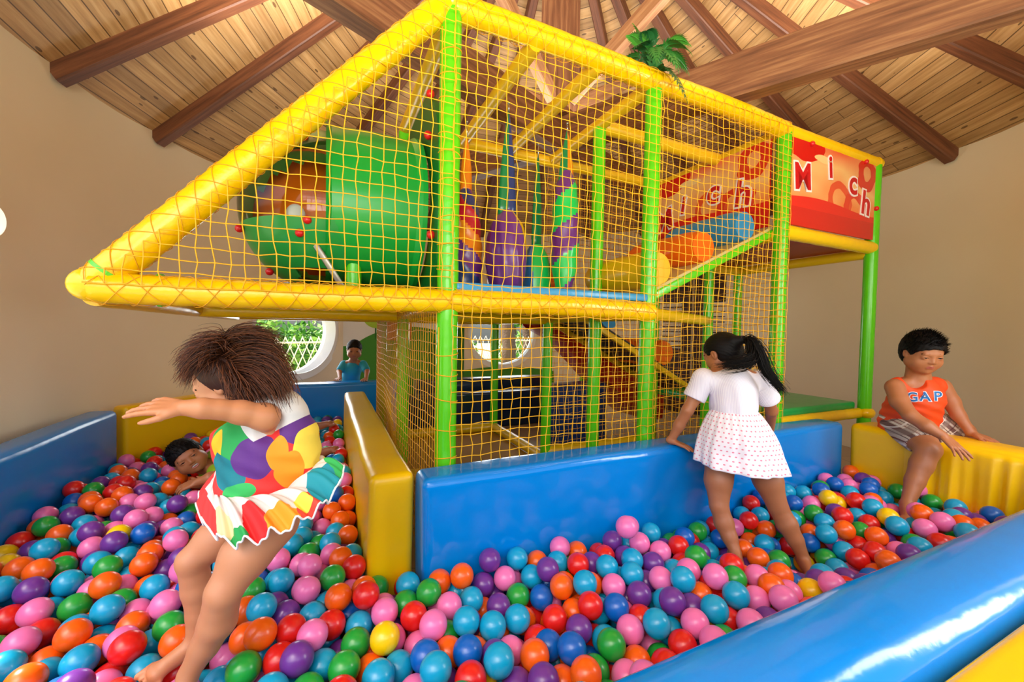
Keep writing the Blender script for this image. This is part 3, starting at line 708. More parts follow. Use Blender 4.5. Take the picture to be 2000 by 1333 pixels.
net((s2, -.060, .05), E1, E3, s3-s2, ZT-.08, M_NET, k=1.3, nrm=(0, -1, 0), bow=.02)
sl_ = (ZT-ZD)/(-sc0)
net((sc0, -.074, ZD), E1, E3, -sc0, ZT-ZD, M_NET, k=2.1, nrm=(0, -1, 0), inside=lambda x, y: y < x*sl_*1.02 + .02, bow=.01)
net((-.05, .0, .05), E2, E3, 2*T1, ZD-.05, M_NETO, k=3.1, nrm=(-1, 0, 0), bow=.04, sway=.02)
net((s2, T1+.05, .05), E1, E3, s3-s2, ZT-.1, M_NETO, k=4.4, nrm=(0, 1, 0), bow=.02)
net((s3+.0, .0, .05), E2, E3, T1, ZM-.1, M_NETO, k=5.2, nrm=(1, 0, 0), bow=.02)
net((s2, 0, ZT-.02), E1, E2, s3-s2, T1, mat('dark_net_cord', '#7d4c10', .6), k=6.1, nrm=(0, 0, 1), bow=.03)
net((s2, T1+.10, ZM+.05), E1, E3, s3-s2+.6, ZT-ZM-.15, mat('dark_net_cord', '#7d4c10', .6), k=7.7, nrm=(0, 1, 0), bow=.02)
# cords laced round the beams
def lacing(p0, p1, r, pitch=.19, m=None, turns2=True):
    p0 = Vector(p0); p1 = Vector(p1); T = (p1-p0).normalized(); L = (p1-p0).length; ref = Vector((0, 1, 0)) if abs(T.y) < .9 else Vector((1, 0, 0))
    N = T.cross(ref).normalized(); B = T.cross(N); mb = MB(); n = int(L/pitch*14)
    for sg_, ph in ((1, 0), (-1, 1.3), (1, 2.1), (-1, 3.7), (1, 4.2), (-1, 5.6)):
        P = []
        for i in range(n+1):
            d = L*i/n; a = sg_*2*PI*d/pitch/1.35 + ph + .12*math.sin(d*31+ph)
            P.append(p0 + T*d + (N*math.cos(a) + B*math.sin(a))*(r+.0018))
        tube(mb, P, .0015, 4)
    return make('lacing', mb, m or M_NETO, PF)
lacing((sc0, 0, ZD+.005), (-.02, 0, zt+.02), .0555); lacing((0, 0, zt+.015), (s2, 0, zt-.002), .0575); lacing((s2, 0, zt-.005), (s3, 0, zt-.03), .0555)
lacing((sc0, -.018, ZD-.014), (0, -.018, ZD-.004), .0525); lacing((0, -.018, ZD+.004), (s2, -.018, ZD-.009), .0535, pitch=.26)
def rings(s, z0, z1, r, n):
    mb = MB()
    for i in range(n):
        z = z0 + (z1-z0)*(i+.5*rng.random())/n; P = [(s + r*math.cos(a), r*math.sin(a), z + .008*math.sin(a+i)) for a in [2*PI*k/20 for k in range(21)]]
        tube(mb, P, .0026, 5)
    tube(mb, [(s - r*.9, -r*.5, z0 + (z1-z0)*k/30) for k in range(31)], .0026, 5)
    make('lacing', mb, M_NET, PF)
rings(0, 1.45, 2.5, .049, 9); rings(0, .2, 1.2, .049, 8); rings(s3, .5, 2.4, .0475, 12)
# ================================================================== HANGING INFLATABLE BAGS
def swirl_bag(name, label, top, zs, rs, cols, twist, ztail, tailcols, sub=None, tilt=(0, 0)):
    root = empty(name, top); root.rotation_euler = (tilt[0], tilt[1], ANG); tag(root, label, 'hanging bag', 'inflatable bags hanging in the frame')
    mb = MB(); seg = 40; V = []; F = []; n = 44; M_ = []
    import bisect
    for i in range(n+1):
        u = i/n; z = zs[0] + (zs[1]-zs[0])*u; r = np.interp(u, np.linspace(0, 1, len(rs)), rs)
        for k in range(seg):
            a = 2*PI*k/seg; lobe = 1 + .04*math.cos(len(cols)*(a - twist*u*2*PI))
            V.append((r*lobe*math.cos(a), r*lobe*math.sin(a), z))
    for i in range(n):
        for k in range(seg):
            k2 = (k+1) % seg; c = int(((k/seg - twist*(i+.5)/n) % 1)*len(cols)) % len(cols)
            mb.add([], [], 0); F.append((i*seg+k, i*seg+k2, (i+1)*seg+k2, (i+1)*seg+k)); M_.append(cols[c])
    base = len(mb.v); ml = sorted(set(cols)); mb.add(V, F); mb.m = [ml.index(c) for c in M_]
    mb.add([], [tuple(range(seg))], 0); mb.add([], [tuple(n*seg+k for k in range(seg))][::-1], 0)
    mb.f[-2] = tuple(range(seg)); mb.f[-1] = tuple(n*seg+k for k in range(seg))[::-1]
    make('bag_body', mb, [BAGM[c] for c in ml], root, sharp=60)
    for q, tcx in enumerate(tailcols):
        mb = MB(); w = .030; x0 = (q-.5*(len(tailcols)-1))*.05
        P = [(x0*u*.9, 0, ztail[0] + (ztail[1]-ztail[0])*u) for u in [k/10 for k in range(11)]]
        tube(mb, P, [.006 + w*math.sin(min(1, u*1.2)*PI*.5) for u in [k/10 for k in range(11)]], 12, flat=.5); make('strap', mb, BAGM[tcx], root)
    mb = MB(); tube(mb, [(0, 0, .0), (0, 0, ztail[0]-.0)], .004, 8); ball(mb, (0, 0, -.01), .008, 8, 6); make('hook', mb, mat('steel', '#b7b7b7', .25, metal=1), root)
    return root
BAGM = {k: mat('bag_'+k, v, .28, coat=.3, bump=(20, .2, .004)) for k, v in dict(purple='#6a2c7c', yellow='#f2b90c', orange='#ee8412', green='#12c455', blue='#1b6cab', navy='#23356f', red='#c4182c', dgreen='#0d7a45', rose='#c23a56').items()}
def zt_(s, t, z): return S(s, t, z)
swirl_bag('hanging_bag', 'purple inflatable bag with yellow stripe and long green-blue tail', S(.45, .38, 2.50), (-.62, -1.10), [.03, .09, .11, .118, .118, .105, .07], ['rose', 'rose', 'rose', 'purple', 'purple', 'purple', 'purple', 'purple', 'yellow', 'rose'], .12, (-.06, -.66), ['dgreen', 'navy'])
r_ = bpy.context.scene.objects
swirl_bag('hanging_bag', 'green and purple spiral bag with orange tail', S(.83, .36, 2.46), (-.30, -1.02), [.03, .07, .075, .08, .085, .085, .07, .05], ['green', 'purple'], -1.9, (-.06, -.42), ['dgreen', 'orange'])
swirl_bag('hanging_bag', 'fat bright green bag with blue side behind the spiral bag', S(.74, .56, 2.40), (-.66, -1.02), [.04, .08, .095, .10, .10, .08], ['green', 'blue', 'blue', 'green', 'green'], .05, (-.1, -.68), ['dgreen'])
swirl_bag('hanging_bag', 'orange tailed bag of navy and red swirls, behind purple bag', S(.62, .84, 2.44), (-.40, -1.0), [.03, .07, .09, .11, .11, .08], ['navy', 'red', 'blue', 'rose'], .8, (-.1, -.42), ['orange'])
swirl_bag('hanging_bag', 'orange, red and navy spiral bag half hidden by the front post', S(.24, .50, 2.40), (-.40, -1.02), [.03, .08, .09, .10, .10, .08], ['orange', 'red', 'navy', 'purple'], 1.3, (-.1, -.42), ['orange'])
# small red and blue feet hanging under the purple bag
# ================================================================== FERN
fr = empty('artificial_fern', S(s2, .02, ZT+.035)); tag(fr, 'artificial green fern stuck on top of the beam joint', 'fern')
FM = [mat('fern_green', '#2c7d33', .4), mat('fern_light', '#4fa338', .4), mat('fern_dark', '#1c5a2a', .45)]
def frond(parent, az, el, L, droop, m):
    L *= 1.25; h0 = .10 if el > .2 else .06
    mb = MB(); P = []; d = Vector((math.cos(az), math.sin(az), 0)); n = 16
    for i in range(n+1):
        u = i/n; P.append(d*(L*u*math.cos(el)*(1-.15*u)) + Vector((0, 0, h0*min(1, u*3) + L*(math.sin(el)*u - droop*u*u*.85))))
    tube(mb, P, [.003*(1-.7*i/n) for i in range(n+1)], 5)
    sd = d.cross(Vector((0, 0, 1)))
    for i in range(1, n+1):
        u = i/n; w = .055*math.sin(PI*min(1, u*.85+.12))*(1 if u < .98 else .6)
        T = (P[i]-P[i-1]).normalized(); Nn = sd.cross(T)
        for sg_ in (-1, 1):
            a = P[i]; tip = a + sd*sg_*w + T*.03 - Nn*.004*sg_*0 + Vector((0, 0, -.008)); b1 = a - T*L/n*.55; mid = a + sd*sg_*w*.5 + T*.004
            mb.add([b1, mid - T*.012 + Vector((0, 0, .003)), tip, mid + T*.014, a + T*.003], [(0, 1, 2, 3, 4) if sg_ > 0 else (4, 3, 2, 1, 0)])
    return make('frond', mb, FM[m], parent, smooth=False)
for q, (az, el, L, dr, m) in enumerate([(2.7, 1.15, .24, .25, 1), (3.4, .9, .22, .5, 1), (3.1, .35, .22, .7, 0), (3.9, .5, .2, .7, 2), (4.5, .35, .22, 1.1, 0), (5.0, .3, .22, 1.2, 0), (5.5, .6, .24, .9, 0), (6.1, .9, .28, .7, 1), (.2, .6, .25, .8, 0), (1.0, .9, .22, .5, 2), (2.0, 1.0, .22, .4, 2), (5.3, -.3, .22, .9, 2), (4.1, 1.0, .2, .6, 2)]): frond(fr, az, el, L, dr, m)
mb = MB(); ball(mb, (0, 0, .0), (.035, .035, .03), 12, 8); make('fern_base', mb, FM[2], fr)
# ================================================================== PEOPLE (one continuous implicit surface per body)
OBST = []
def _sm(f, d, k):
    if k <= 0: return np.minimum(f, d)
    h = np.clip(.5 + .5*(f-d)/k, 0, 1); return f*(1-h) + d*h - k*h*(1-h)
class Field:
    def __init__(s): s.p = []; s.post = None
    def cap(s, a, b, ra, rb, k=.02, op='+'): s.p.append(('c', np.array(a, float), np.array(b, float), ra, rb, k, op)); return s
    def ell(s, c, R, r, k=.01, op='+'): s.p.append(('e', np.array(c, float), np.array(R, float), np.array(r, float), 0, k, op)); return s
    def plane(s, c, n, k=.004): s.p.append(('p', np.array(c, float), np.array(Vector(n).normalized(), float), 0, 0, k, '&')); return s
    def mesh(s, h):
        lo = np.full(3, 1e9); hi = -lo; box = []
        for q in s.p:
            if q[0] == 'c':
                l = np.minimum(q[1]-q[3], q[2]-q[4]); u = np.maximum(q[1]+q[3], q[2]+q[4])
            elif q[0] == 'e': m = q[3].max(); l = q[1]-m; u = q[1]+m
            else: l = u = None
            box.append((l, u))
            if q[6] == '+': lo = np.minimum(lo, l); hi = np.maximum(hi, u)
        lo = lo - 4*h - .01; hi = hi + 4*h + .01; N = np.ceil((hi-lo)/h).astype(int)+1
        f = np.full(tuple(N), .2, np.float32)
        ax = [(lo[i] + h*np.arange(N[i])).astype(np.float32) for i in range(3)]
        for q, (l, u) in zip(s.p, box):
            k = q[5]
            if l is None: i0 = [0]*3; i1 = list(N)
            else:
                m = k + 4*h; i0 = [max(0, int((l[i]-m-lo[i])/h)) for i in range(3)]; i1 = [min(N[i], int((u[i]+m-lo[i])/h)+2) for i in range(3)]
                if any(i1[i] <= i0[i] for i in range(3)): continue
            sl = tuple(slice(i0[i], i1[i]) for i in range(3))
            X = ax[0][sl[0]][:, None, None]; Y = ax[1][sl[1]][None, :, None]; Z = ax[2][sl[2]][None, None, :]
            if q[0] == 'c':
                a, b = q[1], q[2]; ab = b-a; L2 = max(1e-9, float(ab@ab))
                t = np.clip(((X-a[0])*ab[0] + (Y-a[1])*ab[1] + (Z-a[2])*ab[2])/L2, 0, 1)
                d = np.sqrt((X-a[0]-ab[0]*t)**2 + (Y-a[1]-ab[1]*t)**2 + (Z-a[2]-ab[2]*t)**2) - (q[3] + (q[4]-q[3])*t)
            elif q[0] == 'e':
                c, R, r = q[1], q[2], q[3]; P = [(X-c[0])*R[0][i] + (Y-c[1])*R[1][i] + (Z-c[2])*R[2][i] for i in range(3)]
                k0 = np.sqrt(sum((P[i]/r[i])**2 for i in range(3))); k1 = np.sqrt(sum((P[i]/r[i]**2)**2 for i in range(3)))+1e-9
                d = k0*(k0-1)/k1
            else: d = (X-q[1][0])*q[2][0] + (Y-q[1][1])*q[2][1] + (Z-q[1][2])*q[2][2]
            if q[6] == '+': f[sl] = _sm(f[sl], d, k)
            elif q[6] == '-': f[sl] = -_sm(-f[sl], d, k)
            else: f[sl] = -_sm(-f[sl], -d, k)
        if s.post: f = f + s.post(ax[0][:, None, None], ax[1][None, :, None], ax[2][None, None, :]).astype(np.float32)
        return surf(f, lo, h)
def surf(f, lo, h):
    sgn = f < 0; a = np.zeros([n-1 for n in f.shape], np.int8)
    for i in (0, 1):
        for j in (0, 1):
            for k in (0, 1): a += sgn[i:f.shape[0]-1+i, j:f.shape[1]-1+j, k:f.shape[2]-1+k]
    act = (a > 0) & (a < 8); idx = np.argwhere(act); ids = np.full(act.shape, -1, np.int32); ids[act] = np.arange(len(idx))
    V = np.zeros((len(idx), 3)); cnt = np.zeros(len(idx)); I, J, K = idx.T
    cs = [(i, j, k) for i in (0, 1) for j in (0, 1) for k in (0, 1)]
    for c0 in cs:
        for axn in range(3):
            if c0[axn]: continue
            c1 = list(c0); c1[axn] = 1
            f0 = f[I+c0[0], J+c0[1], K+c0[2]]; f1 = f[I+c1[0], J+c1[1], K+c1[2]]; m = (f0 < 0) != (f1 < 0)
            t = np.where(m, f0/(f0-f1+1e-12), 0); p = np.stack([np.full(len(I), c0[q], float) for q in range(3)], 1); p[:, axn] += t
            V[m] += p[m]; cnt[m] += 1
    V = (V/cnt[:, None] + idx)*h + lo
    F = []
    for axn in range(3):
        sl0 = [slice(None)]*3; sl1 = [slice(None)]*3; sl0[axn] = slice(0, -1); sl1[axn] = slice(1, None)
        s0 = sgn[tuple(sl0)]; s1 = sgn[tuple(sl1)]; e = np.argwhere(s0 != s1); o1, o2 = (axn+1) % 3, (axn+2) % 3
        e = e[(e[:, o1] > 0) & (e[:, o2] > 0) & (e[:, o1] < f.shape[o1]-1) & (e[:, o2] < f.shape[o2]-1)]
        def cell(d1, d2): c = e.copy(); c[:, o1] -= d1; c[:, o2] -= d2; return ids[c[:, 0], c[:, 1], c[:, 2]]
        Q = np.stack([cell(1, 1), cell(0, 1), cell(0, 0), cell(1, 0)], 1); flip = ~sgn[e[:, 0], e[:, 1], e[:, 2]]
        Q[flip] = Q[flip][:, ::-1]; F.append(Q)
    F = np.concatenate(F); F = F[(F >= 0).all(1)]
    return V, F
def np_obj(name, V, F, mats, parent, paint=None, colors=None):
    off = np.array(parent.location) if parent else np.zeros(3)
    me = bpy.data.meshes.new(name); me.vertices.add(len(V)); me.vertices.foreach_set('co', (V-off).astype(np.float32).ravel())
    me.loops.add(F.size); me.loops.foreach_set('vertex_index', F.ravel().astype(np.int32)); me.polygons.add(len(F))
    me.polygons.foreach_set('loop_start', np.arange(0, F.size, F.shape[1], dtype=np.int32)); me.polygons.foreach_set('loop_total', np.full(len(F), F.shape[1], np.int32))
    if not isinstance(mats, (list, tuple)): mats = [mats]
    for m in mats: me.materials.append(m)
    if paint: me.polygons.foreach_set('material_index', paint(V[F].mean(1)).astype(np.int32))
    me.polygons.foreach_set('use_smooth', np.ones(len(F), bool)); me.update(calc_edges=True); me.validate()
    o = bpy.data.objects.new(name, me); C.objects.link(o)
    if parent: o.parent = parent
    return o
def body_obj(name, F, h, mats, parent, paint=None):
    V, Q = F.mesh(h)
    # relax once
    nb = np.zeros_like(V); c = np.zeros(len(V))
    for a, b in ((0, 1), (1, 2), (2, 3), (3, 0)):
        np.add.at(nb, Q[:, a], V[Q[:, b]]); np.add.at(nb, Q[:, b], V[Q[:, a]]); np.add.at(c, Q[:, a], 1); np.add.at(c, Q[:, b], 1)
    V = V*.55 + .45*nb/np.maximum(c, 1)[:, None]
    return np_obj(name, V, Q, mats, parent, paint)
def frame3(fwd, up):
    f = Vector(fwd).normalized(); x = f.cross(Vector(up)).normalized(); u = x.cross(f); return np.array([[x[i], f[i], u[i]] for i in range(3)])   # columns: right, forward, up
def limb(F, pts, rs, k=.02, ob=True):
    for i in range(len(pts)-1):
        F.cap(pts[i], pts[i+1], rs[i], rs[i+1], k)
        if ob: OBST.append((Vector(pts[i]), Vector(pts[i+1]), max(rs[i], rs[i+1])))
def head(F, c, fwd, up, hh, smile=0, eye_open=1.0, neck=None, neck_r=.2, chub=1.0):
    R = frame3(fwd, up); c = np.array(c)
    P = lambda x, y, z: c + R @ (np.array([x, y, z])*hh)
    E = lambda x, y, z, a, b, d, k=.05, op='+': F.ell(P(x, y, z), R, np.array([a, b, d])*hh, k*hh, op)
    K = lambda a, b, ra, rb, k=.05, op='+': F.cap(P(*a), P(*b), ra*hh, rb*hh, k*hh, op)
    E(0, -.05, .12, .365, .43, .385); E(0, .10, -.12, .305, .29, .33, .1)
    K((-.10, .17, -.33), (.10, .17, -.33), .13, .13, .1); K((0, .25, -.37), (0, .26, -.38), .085, .085, .08)
    for s in (-1, 1):
        E(s*.17, .20, -.17, .14*chub, .14, .15, .08); E(s*.24, .05, -.22, .12*chub, .18, .16, .08)
        E(s*.365, -.03, -.02, .035, .075, .115, .03); E(s*.392, -.01, -.01, .02, .035, .06, .02, '-')
    K((-.15, .325, .085), (.15, .325, .085), .05, .05, .06)
    for s in (-1, 1): E(s*.15, .405, .0, .075, .05, .045, .06, '-'); E(s*.15, .315, .0, .082, .068, .06, .02)
    K((0, .355, .03), (0, .402, -.10), .026, .040, .05); 
    for s in (-1, 1): E(s*.05, .375, -.118, .034, .035, .026, .03)
    K((-.07, .345, -.235), (0, .378, -.222), .020, .026, .025); K((.07, .345, -.235), (0, .378, -.222), .020, .026, .025); K((-.055, .352, -.275), (.055, .352, -.275), .026, .026, .03)
    if smile: E(0, .40, -.252, .115, .07, .038, .012, '-')
    for s in (-1, 1): E(s*.15, .385, -.004, .058, .04, .017*eye_open + .004, .008, '-')
    if neck is not None: F.cap(P(0, -.08, -.25), neck, neck_r*hh*1.02, neck_r*hh*1.1, .10*hh)
    OBST.append((Vector(c), Vector(c), .42*hh))
    return R, P
def face_parts(P, R, hh, root, smile=0, eye_open=1.0):
    for s in (-1, 1):
        mb = MB(); Mx = Matrix([list(r) for r in R])
        ball(mb, (0, 0, 0), hh*.062, 20, 14); loc = P(s*.15, .308, -.002)
        V = [Mx @ Vector(v) + Vector(loc) for v in mb.v]; g = P(s*.15, .372, -.010); mb.v = [v - root.location for v in V]
        mb.m = []
        for f in mb.f:
            q = Vector((0, 0, 0))
            for i in f: q += mb.v[i]
            q = q/len(f) + root.location; d = (q - Vector(g)).length/hh; mb.m.append(1 if d < .033 else 0)
        make('eye', mb, [mat('eye_white', '#d9cfc6', .2), mat('eye_brown', '#140a06', .15)], root)
        mb = MB(); n = 9; P_ = [P(s*(.07 + .16*i/n), .375 - .075*(i/n)**1.5, .095 + .025*math.sin(i/n*PI) - .012*i/n) for i in range(n+1)]
        tube(mb, [Vector(p) - root.location for p in P_], [hh*(.010+.008*math.sin(min(1, i/n*1.2+.1)*PI*.9)) for i in range(n+1)], 8); make('eyebrow', mb, M_HAIR, root)
        mb = MB(); n = 9; P_ = [P(s*.15 + .064*(2*i/n-1), .379 - .02*abs(2*i/n-1)**2 - (.012 if s*(2*i/n-1) > 0 else 0)*abs(2*i/n-1), .014*eye_open + .010 - .016*(2*i/n-1)**2) for i in range(n+1)]
        tube(mb, [Vector(p) - root.location for p in P_], hh*.0065, 6); make('eyelashes', mb, M_HAIR, root)
    if smile:
        mb = MB(); Mx = Matrix([list(r) for r in R]).to_4x4(); ball(mb, (0, 0, 0), (.10*hh, .03*hh, .022*hh), 20, 10, M=Mx); L = Vector(P(0, .335, -.238)) - root.location
        mb.v = [tuple(Vector(v) + L) for v in mb.v]; make('teeth', mb, mat('teeth', '#efe8da', .3), root)
def lips_paint(P, R, hh, c):
    Rt = R.T
    def f(X):
        q = (X - c) @ R / hh
        m = ((np.abs(q[:, 0]) < .088 - .5*np.abs(q[:, 2]+.252)) & (q[:, 1] > .335) & (q[:, 2] < -.208) & (q[:, 2] > -.302))
        return np.where(m, 1, 0)
    return f
def hand(F, wrist, d, n, L, side, curl=.25, spread=.12, r=.0064, thumb=.7, curls=None):
    """wrist, direction of the fingers, back-of-hand normal; side +1: thumb on d x n side"""
    w = Vector(wrist); d = Vector(d).normalized(); n = Vector(n); n = (n - d*n.dot(d)).normalized(); s = d.cross(n)*side
    k = .006; F.cap(w - d*.01, w + d*L*.12, r*2.7, r*2.3, .012)
    lens = (.40, .45, .42, .33)
    for i in range(4):
        o = (1.5 - i)*L*.135; kn = w + d*L*(.50 - (.0, -.02, .0, .035)[i]) + s*o; a = w + d*L*.12 + s*o*.62
        F.cap(a, kn, r*1.55, r*1.42, .008)
        ang = (1.5-i)*spread; dd = (d*math.cos(ang) + s*math.sin(ang)).normalized(); cu = curls[i] if curls else curl*(1 + .18*i); p = kn
        seg = [lens[i]*L*q for q in (.45, .30, .25)]; rr = [r*1.25, r*1.12, r*1.0, r*.82]
        if i == 3: rr = [x*.88 for x in rr]
        nn = n
        for q in range(3):
            a_ = cu*(1.0 if q else .7); dd, nn = (dd*math.cos(a_) - nn*math.sin(a_)), (nn*math.cos(a_) + dd*math.sin(a_))
            e = p + dd*seg[q]; F.cap(p, e, rr[q], rr[q+1], .0025 if q == 0 else .002); p = e
    p = w + d*L*.14 + s*L*.13; q1 = p + (d*.62 + s*thumb - n*.15).normalized()*L*.24; q2 = q1 + (d*.86 + s*thumb*.5 - n*.2).normalized()*L*.17; q3 = q2 + (d*.95 + s*thumb*.25 - n*.25).normalized()*L*.13
    F.cap(w + d*L*.06, p + (q1-p)*.3, r*1.9, r*1.8, .010); F.cap(p, q1, r*1.8, r*1.35, .006); F.cap(q1, q2, r*1.3, r*1.15, .003); F.cap(q2, q3, r*1.15, r*.9, .002)
    OBST.append((w, w + d*L, r*3.5))
def foot(F, ankle, toe, up, L, r=.018, k=.014):
    a = Vector(ankle); d = (Vector(toe)-a).normalized(); u = Vector(up); u = (u - d*u.dot(d)).normalized(); s = d.cross(u)
    heel = a - d*L*.16 - u*L*.15; b = a + d*L*.62 - u*L*.13
    F.cap(heel, b, r*1.15, r*.95, k); F.cap(a, a + d*L*.45 - u*L*.06, r*1.15, r*.9, k); F.cap(b - s*r*.5, b + s*r*.7, r*.85, r*.85, k)
    for i in range(5):
        o = (i-2)*r*.56; l = (.22, .20, .18, .16, .14)[i]*L; rr = (.5, .36, .34, .32, .29)[i]*r
        F.cap(b + s*(-o)*1.25 - u*r*.25, b + s*(-o)*1.35 + d*l - u*r*.45, rr*1.15, rr*.95, .003)
    OBST.append((heel, b, r*1.3))
def strands(name, gens, mats, parent, r=.0011, sides=3, seg=7):
    V = []; F = []; o0 = np.array(parent.location); n = 0
    for P, w in gens:
        P = [Vector(p) for p in P]; T, N = frames(P); m = len(P)
        for i in range(m):
            B = T[i].cross(N[i]); rr = w*(1 - .75*(i/(m-1))**2)
            for k in range(sides): a = 2*PI*k/sides; V.append(P[i] + N[i]*math.cos(a)*rr + B*math.sin(a)*rr)
        for i in range(m-1):
            for k in range(sides): k2 = (k+1) % sides; F.append((n+i*sides+k, n+i*sides+k2, n+(i+1)*sides+k2, n+(i+1)*sides+k))
        n += m*sides
    return np_obj(name, np.array([tuple(v) for v in V]), np.array(F), mats, parent)
def skinmat(name, c1, c2):
    t = NT(name); v = t.coord('Object'); n = t.noise(v, 9, 3); n2 = t.noise(v, 160, 2)
    t.l(t.mix(n.outputs[0], lin(c1), lin(c2)), t.b.inputs['Base Color']); t.b.inputs['Roughness'].default_value = .48; t.bump(n2.outputs[0], .08, .002)
    t.b.inputs['Subsurface Weight'].default_value = .12; t.b.inputs['Subsurface Radius'].default_value = (.012, .004, .002); t.b.inputs['Subsurface Scale'].default_value = .5
    return t.m
M_SKIN = skinmat('skin_warm', '#cf8e63', '#bd7a50'); M_SKIN2 = skinmat('skin_tan', '#b5744c', '#a5663f'); M_LIP = mat('lips', '#a85a4a', .4)
M_HAIR = mat('black_hair', '#0d0908', .6, spec=.18); M_HAIRB = mat('brown_hair', '#3a1d10', .5, spec=.3); M_HAIRB2 = mat('brown_hair_light', '#6a3a20', .5, spec=.3)
def cap_hair(root, P, R, hh, c, back=.0, grow=1.08, front=.30, top=.22, noise=.006, k=None, side=.28, m=None, h=.004):
    """short hair: shell over the skull, trimmed round the face"""
    F = Field(); g = grow
    F.ell(P(0, -.07, .14), R, np.array([.375*g, .45*g, .40*g])*hh, 0.0)
    F.ell(P(0, -.14, -.02), R, np.array([.365*g, .36*g, .38*g])*hh, .02)
    F.ell(P(0, .33, -.22), R, np.array([.44, .36, .455])*hh, .01, '-')      # face opening
    F.ell(P(0, .30, -.62), R, np.array([.6, .75, .40])*hh, .01, '-')
    for s in (-1, 1): F.ell(P(s*.40, .02, -.10), R, np.array([.10, .15, .17])*hh, .008, '-')
    def post(X, Y, Z): return hh*noise*(np.sin(X*210+Y*90)*np.sin(Z*170+X*60) + .6*np.sin(Y*330+Z*120))
    F.post = post
    return F
def short_tufts(P, R, hh, n, L, flow, seedk=0, zmin=-.05, w=.0013, front_lim=.36):
    rg = np.random.default_rng(50+seedk); out = []
    while len(out) < n:
        d = rg.normal(size=3); d /= np.linalg.norm(d)
        x, y, z = d*np.array([.39, .47, .42]) + np.array([0, -.07, .14])
        if z < zmin or (y > front_lim*.55 and z < .30): continue
        p = np.array(P(x, y, z)); nd = R @ d; fl = R @ np.array(flow) + rg.normal(size=3)*.10
        pts = [p + nd*hh*(-.02)]; v = nd*.25 + fl*.8
        for i in range(4):
            v = v*.7 + fl*.5; v /= np.linalg.norm(v); pts.append(pts[-1] + v*L*hh/4)
        out.append((pts, w))
    return out
